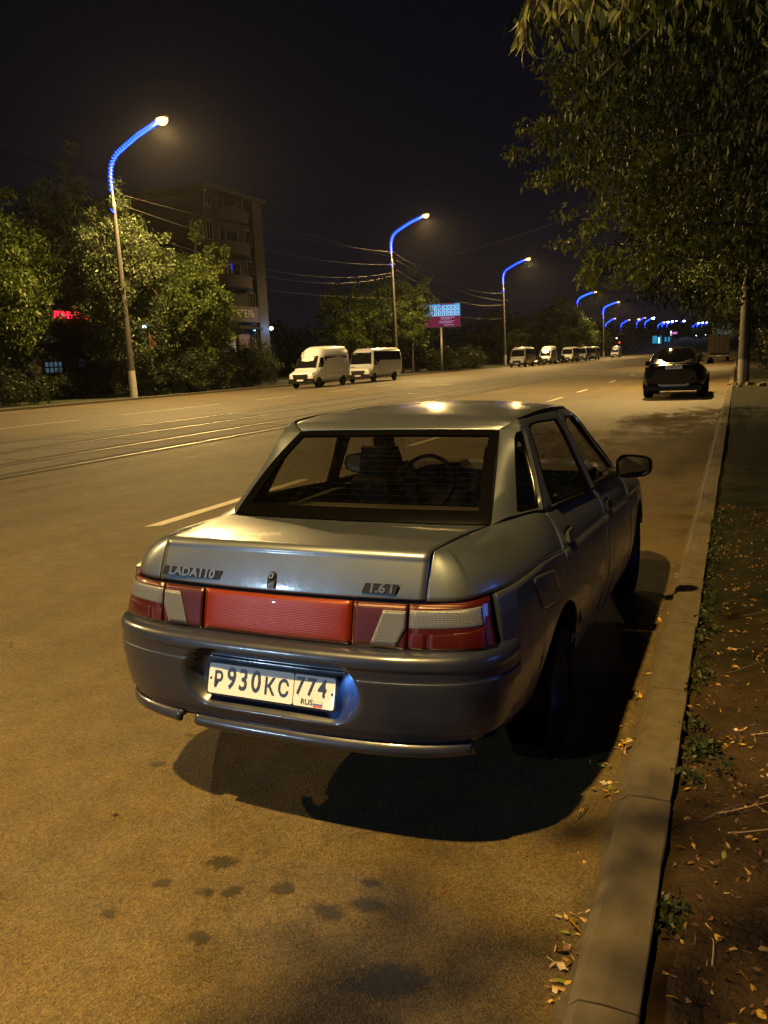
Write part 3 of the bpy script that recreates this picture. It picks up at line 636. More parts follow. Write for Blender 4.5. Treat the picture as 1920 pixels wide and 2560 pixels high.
# ================================================================== GROUND
KX = -0.335      # road-side face of the right kerb
KW = 0.17        # kerb width
KH = 0.085
LX = -33.7       # road-side face of the left kerb
def gz(y):       # the street climbs beyond 200 m
    if y < 200: return 0.0
    t = min((y - 200) / 300, 1.6); return 6.6 * t * t * (1.5 - .5 * min(t, 1)) if t < 1 else 6.6 + (t - 1) * 9
def asphalt_mat():
    m, nt, b = newmat('worn_asphalt'); tc = N(nt, 'ShaderNodeTexCoord')
    def noise(s, d=5, r=.6):
        n = N(nt, 'ShaderNodeTexNoise'); n.inputs['Scale'].default_value = s; n.inputs['Detail'].default_value = d; n.inputs['Roughness'].default_value = r
        nt.links.new(tc.outputs['Object'], n.inputs['Vector']); return n
    big = noise(.35, 6); midn = noise(5, 6, .7); fine = noise(170, 3, .7)
    vor = N(nt, 'ShaderNodeTexVoronoi'); vor.inputs['Scale'].default_value = 150; nt.links.new(tc.outputs['Object'], vor.inputs['Vector'])
    r1 = N(nt, 'ShaderNodeValToRGB'); r1.color_ramp.elements[0].position = .3; r1.color_ramp.elements[0].color = (.052, .045, .034, 1); r1.color_ramp.elements[1].position = .72; r1.color_ramp.elements[1].color = (.088, .077, .058, 1)
    nt.links.new(big.outputs['Fac'], r1.inputs[0])
    r2 = N(nt, 'ShaderNodeValToRGB'); r2.color_ramp.elements[0].position = .35; r2.color_ramp.elements[0].color = (.74, .74, .74, 1); r2.color_ramp.elements[1].position = .7; r2.color_ramp.elements[1].color = (1.14, 1.14, 1.14, 1)
    nt.links.new(midn.outputs['Fac'], r2.inputs[0])
    mx = N(nt, 'ShaderNodeMixRGB'); mx.blend_type = 'MULTIPLY'; mx.inputs[0].default_value = 1; nt.links.new(r1.outputs[0], mx.inputs[1]); nt.links.new(r2.outputs[0], mx.inputs[2])
    # stones in the binder
    r3 = N(nt, 'ShaderNodeValToRGB'); r3.color_ramp.elements[0].position = .0; r3.color_ramp.elements[0].color = (.5, .5, .5, 1); r3.color_ramp.elements[1].position = 1.0; r3.color_ramp.elements[1].color = (2.1, 2.05, 1.9, 1)
    nt.links.new(vor.outputs['Color'], r3.inputs[0])
    m2 = N(nt, 'ShaderNodeMixRGB'); m2.blend_type = 'MULTIPLY'; m2.inputs[0].default_value = .9; nt.links.new(mx.outputs[0], m2.inputs[1]); nt.links.new(r3.outputs[0], m2.inputs[2])
    # patchy brown tint, stronger towards the near kerb
    sep = N(nt, 'ShaderNodeSeparateXYZ'); nt.links.new(tc.outputs['Object'], sep.inputs[0])
    mr = N(nt, 'ShaderNodeMapRange'); mr.inputs[1].default_value = -7.5; mr.inputs[2].default_value = -.5; mr.inputs[3].default_value = .7; mr.inputs[4].default_value = 1.7; nt.links.new(sep.outputs['X'], mr.inputs[0])
    ds = noise(3.2, 7, .65); mm = N(nt, 'ShaderNodeMath', operation='MULTIPLY'); mm.use_clamp = True; nt.links.new(mr.outputs[0], mm.inputs[0]); nt.links.new(ds.outputs['Fac'], mm.inputs[1])
    m3 = N(nt, 'ShaderNodeMixRGB'); m3.blend_type = 'MULTIPLY'; m3.inputs[2].default_value = (1.0, .79, .37, 1); nt.links.new(mm.outputs[0], m3.inputs[0]); nt.links.new(m2.outputs[0], m3.inputs[1])
    # hairline cracks where a broad noise lets them through, and smoother worn wheel tracks
    wn_ = noise(1.6, 4); va = N(nt, 'ShaderNodeVectorMath', operation='MULTIPLY_ADD'); va.inputs[1].default_value = (1.4, 1.4, 1.4); nt.links.new(wn_.outputs['Color'], va.inputs[0]); nt.links.new(tc.outputs['Object'], va.inputs[2])
    vc = N(nt, 'ShaderNodeTexVoronoi'); vc.feature = 'DISTANCE_TO_EDGE'; vc.inputs['Scale'].default_value = .42; nt.links.new(va.outputs[0], vc.inputs['Vector'])
    rc_ = N(nt, 'ShaderNodeMapRange'); rc_.inputs[1].default_value = .002; rc_.inputs[2].default_value = .009; rc_.inputs[3].default_value = 1; rc_.inputs[4].default_value = 0; nt.links.new(vc.outputs['Distance'], rc_.inputs[0])
    mk = noise(.5, 3); rk = N(nt, 'ShaderNodeMapRange'); rk.inputs[1].default_value = .46; rk.inputs[2].default_value = .62; rk.inputs[3].default_value = 0; rk.inputs[4].default_value = .75; nt.links.new(mk.outputs['Fac'], rk.inputs[0])
    mc = N(nt, 'ShaderNodeMath', operation='MULTIPLY'); nt.links.new(rc_.outputs[0], mc.inputs[0]); nt.links.new(rk.outputs[0], mc.inputs[1])
    m4 = N(nt, 'ShaderNodeMixRGB'); m4.inputs[2].default_value = (.018, .015, .011, 1); nt.links.new(mc.outputs[0], m4.inputs[0]); nt.links.new(m3.outputs[0], m4.inputs[1])
    # broad stretched stains along the driving direction
    mp = N(nt, 'ShaderNodeMapping'); mp.inputs['Scale'].default_value = (1.3, .10, 1); nt.links.new(tc.outputs['Object'], mp.inputs['Vector'])
    st_ = N(nt, 'ShaderNodeTexNoise'); st_.inputs['Scale'].default_value = 1.2; st_.inputs['Detail'].default_value = 6; nt.links.new(mp.outputs[0], st_.inputs['Vector'])
    rs = N(nt, 'ShaderNodeMapRange'); rs.inputs[1].default_value = .3; rs.inputs[2].default_value = .7; rs.inputs[3].default_value = .84; rs.inputs[4].default_value = 1.12; nt.links.new(st_.outputs['Fac'], rs.inputs[0])
    m5 = N(nt, 'ShaderNodeVectorMath', operation='SCALE'); nt.links.new(m4.outputs[0], m5.inputs[0]); nt.links.new(rs.outputs[0], m5.inputs['Scale'])
    nt.links.new(m5.outputs[0], b.inputs['Base Color'])
    b.inputs['Roughness'].default_value = .72; b.inputs['Specular IOR Level'].default_value = .35
    ad = N(nt, 'ShaderNodeMath', operation='ADD'); nt.links.new(fine.outputs['Fac'], ad.inputs[0]); nt.links.new(vor.outputs['Distance'], ad.inputs[1])
    bp = N(nt, 'ShaderNodeBump'); bp.inputs['Strength'].default_value = .55; bp.inputs['Distance'].default_value = .006; nt.links.new(ad.outputs[0], bp.inputs['Height']); nt.links.new(bp.outputs[0], b.inputs['Normal'])
    return m
M['asphalt'] = asphalt_mat()
def soil_mat():
    m, nt, b = newmat('bare_soil'); tc = N(nt, 'ShaderNodeTexCoord')
    n1 = N(nt, 'ShaderNodeTexNoise'); n1.inputs['Scale'].default_value = 7; n1.inputs['Detail'].default_value = 9; n1.inputs['Roughness'].default_value = .7; nt.links.new(tc.outputs['Object'], n1.inputs['Vector'])
    r = N(nt, 'ShaderNodeValToRGB'); r.color_ramp.elements[0].position = .3; r.color_ramp.elements[0].color = (.016, .010, .005, 1); r.color_ramp.elements[1].position = .75; r.color_ramp.elements[1].color = (.055, .036, .019, 1)
    nt.links.new(n1.outputs['Fac'], r.inputs[0]); b.inputs['Roughness'].default_value = .95; b.inputs['Specular IOR Level'].default_value = .15
    # canopy shade further up the verge, put into the soil colour
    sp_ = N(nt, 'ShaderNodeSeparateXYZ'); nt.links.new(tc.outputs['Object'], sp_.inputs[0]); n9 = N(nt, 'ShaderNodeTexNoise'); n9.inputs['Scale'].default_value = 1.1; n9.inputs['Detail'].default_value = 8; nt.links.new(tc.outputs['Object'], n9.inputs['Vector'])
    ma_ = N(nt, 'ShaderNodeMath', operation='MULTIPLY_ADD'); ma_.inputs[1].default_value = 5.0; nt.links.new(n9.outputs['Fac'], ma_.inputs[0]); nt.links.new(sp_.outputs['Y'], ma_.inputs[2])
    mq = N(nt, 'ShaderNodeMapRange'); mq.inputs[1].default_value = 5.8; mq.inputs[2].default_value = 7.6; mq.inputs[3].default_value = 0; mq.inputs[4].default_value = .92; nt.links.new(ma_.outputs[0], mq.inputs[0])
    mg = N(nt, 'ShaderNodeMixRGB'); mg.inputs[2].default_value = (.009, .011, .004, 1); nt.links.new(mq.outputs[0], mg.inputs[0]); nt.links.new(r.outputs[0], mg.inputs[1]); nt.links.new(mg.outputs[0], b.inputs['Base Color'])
    n2 = N(nt, 'ShaderNodeTexNoise'); n2.inputs['Scale'].default_value = 60; n2.inputs['Detail'].default_value = 6; nt.links.new(tc.outputs['Object'], n2.inputs['Vector'])
    bp = N(nt, 'ShaderNodeBump'); bp.inputs['Strength'].default_value = .9; bp.inputs['Distance'].default_value = .02; nt.links.new(n2.outputs['Fac'], bp.inputs['Height']); nt.links.new(bp.outputs[0], b.inputs['Normal'])
    return m
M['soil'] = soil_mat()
M['concrete'] = mat('kerb_concrete', (.074, .059, .037), .9, vary=.55, vscale=14, bump=.30, bscale=260)
M['pole'] = mat('pole_concrete', (.055, .051, .046), .85, vary=.25, vscale=4, bump=.3)
M['white'] = mat('whitewash', (.40, .38, .35), .85, vary=.25, vscale=7, bump=.2)
M['roadpaint'] = mat('worn_road_paint', (.46, .42, .33), .7, vary=.35, vscale=14)
M['grasscol'] = mat('verge_turf', (.020, .028, .010), .95, vary=.5, vscale=2, bump=.8)
# ground: one sheet to the horizon, climbing with the street
ys = [-60, 0, 60, 120, 160] + list(range(200, 700, 20)) + [900, 1400]
V = []; F = []
for y in ys:
    V += [(-900, y, gz(y) - .012), (700, y, gz(y) - .012)]
for i in range(len(ys) - 1): F.append((2 * i, 2 * i + 1, 2 * i + 3, 2 * i + 2))
g = meshobj('ground', V, F, M['grasscol']); tag(g, kind='structure')
# road
V = []; F = []; ys = [-40, 0, 10, 20, 40, 80, 120, 160] + list(range(200, 700, 20))
def bend(y): return 0.0 if y < 170 else -((y - 170) ** 2) * .00028
for y in ys:
    w0 = LX; w1 = KX + .02 - max(0, y - 170) * .04; V += [(w0, y, gz(y)), (w1, y, gz(y))]
for i in range(len(ys) - 1): F.append((2 * i, 2 * i + 1, 2 * i + 3, 2 * i + 2))
road = meshobj('road', V, F, M['asphalt']); tag(road, kind='structure')
# right verge: uneven soil, finely divided near the camera
def vz(x, y): return KH - .028 + .016 * math.sin(x * 5.1 + y * 1.7) * math.sin(y * 2.3 - x) + .008 * math.sin(x * 17 + 1) * math.sin(y * 13) - .02 * math.exp(-((x - (KX + KW)) / .03) ** 2)
V = []; F = []; xs = list(np.linspace(KX + KW, 3.0, 56)); yy = list(np.linspace(.6, 12, 150)) + list(np.linspace(13, 60, 48))
for y in yy:
    for x in xs: V.append((x, y, vz(x, y) + float(rng.normal(0, .0035)) if y < 12 else vz(x, y)))
W = len(xs)
for j in range(len(yy) - 1):
    for i in range(W - 1): F.append((j * W + i, j * W + i + 1, (j + 1) * W + i + 1, (j + 1) * W + i))
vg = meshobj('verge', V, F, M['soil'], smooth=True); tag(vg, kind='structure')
mb = MB(); mb.add([(KX + KW, -40, KH - .03), (60, -40, KH - .03), (60, .6, KH - .03), (KX + KW, .6, KH - .03)], [(0, 1, 2, 3)])
mb.add([(3.0, .6, KH - .03), (60, .6, KH - .03), (60, 60, KH - .03), (3.0, 60, KH - .03)], [(0, 1, 2, 3)])
mb.add([(KX + KW, 60, KH - .03), (60, 60, KH - .03), (60, 198, KH - .03), (KX + KW, 198, KH - .03)], [(0, 1, 2, 3)])
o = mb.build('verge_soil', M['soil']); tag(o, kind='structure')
# left pavement behind the kerb
mb = MB(); mb.add([(-90, -40, .10), (LX - .16, -40, .10), (LX - .16, 198, .10), (-90, 198, .10)], [(0, 1, 2, 3)]); o = mb.build('left_verge', M['grasscol']); tag(o, kind='structure')
mb = MB(); mb.add([(-46, -40, .115), (-41.5, -40, .115), (-41.5, 190, .115), (-46, 190, .115)], [(0, 1, 2, 3)]); o = mb.build('pavement', mat('pavement_asphalt', (.08, .078, .072), .85)); tag(o, kind='structure')
# kerb stones, 1 m each
def stone_mesh(name, w, h, L, cham, seedv):
    r = random.Random(seedv); mb = MB(); n = 8
    prof = [(0, -.05), (0.0, h - cham), (cham * .9, h - .004), (w * .5, h), (w - .004, h - .002), (w, h - .006), (w, -.05)]
    V = []; F = []
    for i in range(n + 1):
        y = L * i / n
        for (x, z) in prof:
            jx = r.uniform(-.0025, .0025); jz = r.uniform(-.003, .002) if z > 0 else 0
            e = .003 if i in (0, n) and z > h - cham - .001 else 0
            V.append((x + jx, y, z + jz - e))
    P_ = len(prof)
    for i in range(n):
        for k in range(P_ - 1): F.append((i * P_ + k, i * P_ + k + 1, (i + 1) * P_ + k + 1, (i + 1) * P_ + k))
    F.append(tuple(range(P_))); F.append(tuple(n * P_ + k for k in range(P_ - 1, -1, -1)))
    me = bpy.data.meshes.new(name); me.from_pydata(V, [], [f[::-1] for f in F]); me.update(); me.materials.append(M['concrete']); return me
kerb = empty('kerb', (KX, 0, 0), kind='structure')
meshes = [stone_mesh('kerb_stone', KW, KH, .994, .03, k) for k in range(3)]
y = -1.25; k = 0
while y < 46:
    o = bpy.data.objects.new('kerb_stone', meshes[k % 3]); link(o, kerb); o.location = (random.uniform(-.004, .004), y, random.uniform(-.0025, .002)); o.rotation_euler.z = random.uniform(-.003, .003); y += 1.0; k += 1
mb = MB(); mb.box(0, KW, y, 196, -.05, KH); mb.box(0, KW, -40, -1.26, -.05, KH); mb.build('kerb_run', M['concrete'], kerb)
lk = empty('left_kerb', (LX, 0, 0), kind='structure')
lm = stone_mesh('kerb_stone', .16, .14, .985, .02, 9)
for k in range(80):
    o = bpy.data.objects.new('kerb_stone', lm); link(o, lk); o.location = (0, 18 + k, 0); o.rotation_euler.z = R(180); o.location.y += 1; o.rotation_euler.z = math.pi
mb = MB(); mb.box(-.16, 0, -40, 17.99, -.05, .14); mb.box(-.16, 0, 98.01, 198, -.05, .14); mb.build('kerb_run', M['concrete'], lk)
# dirt drifted into the gutter
V = []; F = []; n = 240; y0_ = .8
for i in range(n + 1):
    y = y0_ + 24 * i / n; w = .032 + .022 * math.sin(y * 2.1) * math.sin(y * .7 + 1) + random.uniform(-.012, .022); V += [(KX - max(.015, w), y, .0035), (KX - .02, y, .009 + random.uniform(0, .003)), (KX + .002, y, .016 + random.uniform(0, .004))]
for i in range(n):
    for k in (0, 1): F.append((3 * i + k, 3 * i + k + 1, 3 * i + k + 4, 3 * i + k + 3))
gd = meshobj('gutter_dirt', V, F, mat('gutter_sand', (.060, .044, .022), .95, vary=.5, vscale=40, bump=.5, bscale=150), smooth=True); tag(gd, 'thin line of soil and grit drifted against the kerb face', 'dirt', kind='stuff')
# lane markings, 4 mm over the road
def dash(x, y0, y1, w, skew=0.0):
    mb = MB(); n = max(2, int((y1 - y0) / .5)); V = []; F = []
    for i in range(n + 1):
        y = y0 + (y1 - y0) * i / n; j1, j2 = random.uniform(-.006, .006), random.uniform(-.006, .006)
        V += [(x + skew * (y - y0) - w / 2 + j1, y, .004), (x + skew * (y - y0) + w / 2 + j2, y + (.10 if i == 0 else 0), .004)]
    for i in range(n): F.append((2 * i, 2 * i + 1, 2 * i + 3, 2 * i + 2))
    return mb.add(V, F)
marks = empty('road_markings', kind='structure')
for k, (x, y0, y1) in enumerate([(-5.72, 6.75, 10.2), (-5.8, 14.5, 17.6), (-5.95, 21.6, 25.0), (-6.1, 28.4, 31.2), (-6.2, 34.9, 37.4), (-6.35, 45.3, 47.8), (-6.5, 56.0, 58.5), (-6.6, 66.5, 69), (-6.7, 77, 79.5)]):
    dash(x, y0, y1, .15).build('dash', M['roadpaint'], marks)
for k, (x, y0, y1) in enumerate([(-22.35, 10.0, 23.2), (-22.4, 25.4, 32.3), (-22.4, 35.5, 39.5), (-22.4, 43.5, 47.2), (-22.4, 50.5, 53), (-22.4, 58, 61)]):
    dash(x, y0, y1, .16).build('dash', M['roadpaint'], marks)
dash(-15.0, 50.6, 67.5, .12).build('centre_line', M['roadpaint'], marks)
# tram track set in concrete slabs
M['slab'] = mat('track_slab', (.075, .070, .060), .8, vary=.3, vscale=3, bump=.6, bscale=60)
M['groove'] = mat('flange_groove', (.012, .010, .008), .9)
M['rail'] = mat('worn_rail_steel', (.40, .36, .30), .45, metal=1.0, vary=.1)
RX = [-17.05, -14.85, -12.75, -11.25]
tr = empty('tram_track', (0, 0, 0), kind='structure')
yk = 4.0
smesh = MB().box(-17.25 + .3, -11.05 - .3, .02, 1.98, -.03, .006).build('slab_proto', M['slab']); sme = smesh.data; bpy.data.objects.remove(smesh)
for k in range(44):
    o = bpy.data.objects.new('slab', sme); link(o, tr); o.location = (0, yk + 2 * k, random.uniform(-.0012, .0012))
mb = MB(); mb.box(-16.95, -11.35, yk + 88, 170, -.03, .006); mb.build('slab_run', M['slab'], tr)
for x in RX:
    rl = empty('rail'); rl.parent = tr
    mb = MB()
    for (a, b_) in ((-40, 20), (20, 60), (60, 168)): mb.box(x - .035, x + .03, a, b_ - .006, -.01, .011)
    mb.build('rail_head', M['rail'], rl)
    mb = MB(); mb.box(x - .38, x - .037, -40, 168, -.02, .0075); mb.box(x + .032, x + .20, -40, 168, -.02, .0073); mb.build('flange_gap', M['groove'], rl)
# rough asphalt patch edges beside the track
for (x, w, a, b_) in ((-10.6, .10, -5, 60), (-18.3, .07, -5, 80), (-9.6, .05, 4, 40)):
    V = []; F = []; n = 120
    for i in range(n + 1):
        y = a + (b_ - a) * i / n; c = x + .05 * math.sin(y * .7) + random.uniform(-.02, .02); ww = w * random.uniform(.4, 1.2); V += [(c - ww / 2, y, .004), (c + ww / 2, y, .004)]
    for i in range(n): F.append((2 * i, 2 * i + 1, 2 * i + 3, 2 * i + 2))
    o = meshobj('tar_seam', V, F, mat('tar', (.030, .027, .023), .6)); tag(o, kind='structure')
# oil stains on the asphalt
def stain_mat():
    m = bpy.data.materials.new('oil_stain'); m.use_nodes = True; nt = m.node_tree; b = nt.nodes['Principled BSDF']; out = nt.nodes['Material Output']
    b.inputs['Base Color'].default_value = (.022, .018, .012, 1); b.inputs['Roughness'].default_value = .65
    tc = N(nt, 'ShaderNodeTexCoord'); ln = N(nt, 'ShaderNodeVectorMath', operation='LENGTH'); nt.links.new(tc.outputs['Object'], ln.inputs[0])
    no = N(nt, 'ShaderNodeTexNoise'); no.inputs['Scale'].default_value = 3.5; no.inputs['Detail'].default_value = 7; no.inputs['Roughness'].default_value = .75
    geo = N(nt, 'ShaderNodeNewGeometry'); ml = N(nt, 'ShaderNodeVectorMath', operation='SCALE'); ml.inputs['Scale'].default_value = 16; nt.links.new(geo.outputs['Position'], ml.inputs[0]); nt.links.new(ml.outputs[0], no.inputs['Vector'])
    a = N(nt, 'ShaderNodeMath', operation='SUBTRACT'); nm_ = N(nt, 'ShaderNodeMath', operation='MULTIPLY'); nm_.inputs[1].default_value = 2.2; nt.links.new(no.outputs['Fac'], nm_.inputs[0]); nt.links.new(nm_.outputs[0], a.inputs[0]); nt.links.new(ln.outputs['Value'], a.inputs[1])
    mr = N(nt, 'ShaderNodeMapRange'); mr.inputs[1].default_value = .32; mr.inputs[2].default_value = .62; mr.inputs[3].default_value = 0; mr.inputs[4].default_value = .62; nt.links.new(a.outputs[0], mr.inputs[0])
    tr_ = N(nt, 'ShaderNodeBsdfTransparent'); mx = N(nt, 'ShaderNodeMixShader'); nt.links.new(mr.outputs[0], mx.inputs[0]); nt.links.new(tr_.outputs[0], mx.inputs[1]); nt.links.new(b.outputs[0], mx.inputs[2]); nt.links.new(mx.outputs[0], out.inputs[0])
    return m
sm = stain_mat(); sme = bpy.data.meshes.new('oil_stain'); n = 20
sme.from_pydata([(math.cos(2 * math.pi * k / n), math.sin(2 * math.pi * k / n), 0) for k in range(n)], [], [tuple(range(n))]); sme.materials.append(sm)
for k, (x, y, s1, s2, a) in enumerate([(-1.54, 2.01, .085, .050, .3), (-1.66, 1.85, .05, .035, .5), (-1.50, 1.86, .045, .03, 0), (-1.42, 1.89, .045, .035, .8), (-1.27, 1.96, .055, .045, .2), (-1.09, 1.91, .085, .05, -.3), (-.99, 1.98, .08, .05, .2), (-1.39, 1.68, .05, .04, 0), (-2.20, 2.50, .04, .03, .4), (-1.02, 2.08, .05, .03, .1), (-2.24, 2.77, .035, .02, 0), (-.80, 1.72, .14, .09, .4), (-1.72, 1.67, .035, .03, 0)]):  # the widest entry is a broad dark patch near the kerb
    o = bpy.data.objects.new('oil_stain', sme); link(o); o.location = (x, y, .004 + k * .0002); o.scale = (s1, s2, 1); o.rotation_euler.z = a
    tag(o, ['largest dark oil stain on the asphalt behind the saloon bumper', 'small smudged oil stain left of the largest one', 'faint oil stain just in front of the largest stain', 'small dark oil spot between the big stain and the round one', 'round dark oil stain in the middle of the row', 'wide blurred oil stain near the right of the row', 'faint blurred oil stain towards the kerb', 'faint oval oil stain nearest the camera', 'small oil stain left of the saloon shadow', 'faint oil stain between shadow and blurred stains', 'little dark spot beside the bumper end', 'broad faint dark patch beside the kerb leaves', 'little faint oil spot at the lower left'][k], 'oil stain', 'oil stains behind the parked saloon')

# ================================================================== STREET LAMPS
BULB = emat('sodium_lamp_glass', (1.0, .60, .17), 5)
BULBF = emat('distant_sodium_glass', (1.0, .50, .13), 3.0)
BULBW = emat('white_lamp_glass', (.55, .8, 1.0), 60)
BLUE = emat('blue_led_rope', (.007, .038, 1.0), 17)
M['steelgrey'] = mat('galvanised_arm', (.20, .20, .20), .5, metal=.5)
M['darkpole'] = mat('dark_pole_concrete', (.028, .026, .024), .9, vary=.3, vscale=4, bump=.3); M['dimwhite'] = mat('dim_whitewash', (.13, .125, .115), .9, vary=.3, vscale=6)  # darker copies for the near row, offsetting the strong lamp light on them
def lampost(x, y, z0, h, reach, label, col=None, cone=150, ltype='BOTH', first=None, energy=1.0, warm=True, mirror=1, light=True, garland=True, base_white=True, lean=0.0, part=True, helix=26, lift=1.6):
    pm, bm_ = (M['pole'], M['white']) if x < 0 else (M['darkpole'], M['dimwhite'])
    t = empty('street_lamp', (x, y, z0), label=label, cat='street lamp', group='street lamps with blue rope lights')
    t.rotation_euler.y = lean
    s = h / 14.0
    mb = MB(); mb.tube([(0, 0, -.1), (0, 0, 1.75 * s)], [.235, .225], 14); mb.build('painted_base', bm_, t, smooth=True, sharp=40)
    mb = MB(); mb.tube([(0, 0, 1.75 * s), (0, 0, 6 * s), (0, 0, 11.6 * s)], [.221, .175, .12], 12); mb.build('pole', pm, t, smooth=True, sharp=40)
    arm = [(0, 0, 11.4 * s), (0, 0, 12.2 * s), (0, 0, 12.9 * s), (mirror * .03, 0, 13.35 * s), (mirror * .13, 0, 13.75 * s), (mirror * .33, 0, 14.10 * s), (mirror * .64, 0, 14.38 * s), (mirror * 1.05, 0, 14.58 * s), (mirror * reach * .55, 0, 14.62 * s + lift * .42), (mirror * (reach - .3), 0, 14.5 * s + lift * .92)]
    mb = MB(); mb.tube(arm, [.075, .07, .068, .066, .064, .062, .060, .058, .055, .05], 8); mb.tube([(0, 0, 11.45 * s), (0, 0, 11.75 * s)], [.14, .14], 12); mb.build('arm', M['steelgrey'], t, smooth=True, sharp=40)
    hx, hz = mirror * reach, 14.5 * s + lift
    a = math.atan2(lift * .5, reach) * mirror
    mt = Matrix.Translation((hx, 0, hz)) @ Matrix.Rotation(-a * .6, 4, 'Y')
    mb = MB(); mb.box(-.42, .42, -.15, .15, 0, .13, mt, taper=.05); mb.build('lamp_housing', M['steelgrey'], t)
    gs = 1.0 if y < 350 else 1.7
    mb = MB(); mb.lathe([(r_ * gs, z_ * gs) for r_, z_ in [(0, -.34), (.17, -.31), (.29, -.20), (.34, -.07), (.33, .01)]], 16, mt); mb.build('lamp_glass', (BULB if y < 140 else BULBF) if warm else BULBW, t, smooth=True)
    if garland:
        mb = MB(); P_ = []
        path = [Vector(p) for p in arm[0:1]] + [Vector(p) for p in arm[1:]]
        L = [0];
        for i in range(1, len(path)): L.append(L[-1] + (path[i] - path[i - 1]).length)
        turns = helix; n = turns * 8
        def at(d):
            for i in range(1, len(path)):
                if d <= L[i] or i == len(path) - 1:
                    f = (d - L[i - 1]) / (L[i] - L[i - 1]); return path[i - 1].lerp(path[i], f), (path[i] - path[i - 1]).normalized()
        st = .9 * s
        for i in range(n + 1):
            f = (i / n); d = st + (L[-1] - st) * f ** .85; p, tg = at(d); up = Vector((0, 1, 0)); sd = tg.cross(up).normalized(); an = 2 * math.pi * i / 8
            P_.append(p + (up * math.cos(an) + sd * math.sin(an)) * .11)
        mb.tube(P_, .030 if y < 190 else .07 if y < 350 else .11, 4, caps=False)
        mb.tube([(-.14, -.10, 11.35 * s), (-.02, -.17, 11.22 * s), (.14, -.1, 11.05 * s)], .022, 4)
        mb.build('blue_rope_light', BLUE, t)
    if light:
        ld = bpy.data.lights.new('lamp_light', 'SPOT' if ltype == 'BOTH' else ltype); ld.color = col if col else (SODIUM if warm else (.55, .78, 1.0)); ld.energy = energy; ld.shadow_soft_size = .12
        if ltype != 'POINT': ld.spot_size = R(172 if ltype == 'BOTH' else cone); ld.spot_blend = .6
        lo = bpy.data.objects.new('lamp_light', ld); link(lo, t); lo.location = (hx, 0, hz - .46); lo.rotation_euler = (0, -mirror * R(8), 0)
        if ltype == 'BOTH':
            l2 = bpy.data.lights.new('lamp_glow', 'POINT'); l2.color = ld.color; l2.energy = energy * .09; l2.shadow_soft_size = .12; o2 = bpy.data.objects.new('lamp_glow', l2); link(o2, t); o2.location = lo.location
    return t
E1 = 33000
PXL = -34.85
rows = [(0.5, 14.1, 'left row'), (40.9, 14.1, ''), (84.5, 14.9, ''), (130.8, 14.8, ''), (197, 13.9, ''), (237, 13.4, '')]
labs = ['blue-roped street lamp across the road, out of view to the left', 'nearest street lamp of the far row, whitewashed foot among the bushes', 'street lamp standing behind the second white minibus', 'street lamp beside the first minibus of the distant row',
        'street lamp rising behind the bright leafy tree at the far row', 'street lamp just right of the bright leafy tree']
for k, (y, h, _) in enumerate(rows):
    lampost(PXL, y, 0 if y < 200 else gz(y), h, 4.15, labs[k], energy=E1 * (.65 if k == 0 else 1.0 if k < 4 else .7), helix=30 if k < 3 else 20, lift=1.25 if k < 4 else 1.0, lean=-.010)
for (x, y, h, lab) in [(-43.8, 303, 10.6, 'small distant street lamp half hidden by the leafy tree'), (-43.6, 343, 10.4, 'distant street lamp with a bright curved arm past the leafy tree'), (-41.0, 352, 10.6, 'first of the tight distant group of orange street lamps'), (-38.2, 349, 10.9, 'second of the tight distant group of orange street lamps'), (-36.6, 365, 10.8, 'whitish last lamp of the tight distant group')]:
    lampost(x, y, gz(y), h, 3.2, lab, light=False, helix=10, lift=1.2, garland=(x != -41.0), warm=(x != -36.6))
# the right-hand row: one behind the camera lights the saloon, the next hides in the trees
lampost(.75, -1.2, 0, 8.3, 3.35, 'street lamp on the near verge behind the camera', energy=9800, mirror=-1, lift=1.1, garland=False, col=GOLD, ltype='SPOT', cone=156)
lampost(.22, 37.4, 0, 8.6, 3.8, 'thick concrete street lamp pole with whitewashed foot on the near verge', energy=15000, mirror=-1, lift=.9, garland=False, ltype='SPOT', cone=160)
lampost(.7, 79, 0, 8.6, 4.0, 'street lamp further along the near verge behind the branches', energy=9000, mirror=-1, lift=.9, garland=False, ltype='SPOT', cone=160)
# bluish lamps on the climbing street
k = 0
far = [(-34, 430), (-34, 455), (-34, 485), (-34, 515), (-34, 550), (-34, 590)]
for i, (x, y) in enumerate(far):
    lampost(x - 3, y, gz(y), 9.2, 2.8, ['orange-white lamp at the left of the distant blue cluster', 'second lamp of the distant blue cluster', 'third lamp of the distant blue cluster', 'fourth lamp of the distant blue cluster', 'fifth lamp of the distant blue cluster', 'last lamp of the distant blue cluster by the lit tree'][i], warm=(i == 0), light=(i in (1, 4)), energy=30000, helix=8, lift=1.0)
far2 = [(-21.0, 500), (-19.8, 520), (-18.4, 545), (-16.8, 568), (-14.4, 590)]
for i, (x, y) in enumerate(far2):
    lampost(x - 3, y, gz(y), 7.6, 2.8, ['blue-white lamp at the left of the hilltop group', 'second blue-white lamp of the hilltop group', 'third blue-white lamp of the hilltop group', 'fourth blue-white lamp of the hilltop group', 'rightmost blue-white lamp of the hilltop group above the lorry'][i], warm=False, light=(i in (1, 3)), energy=22000, helix=8, lift=1.0)
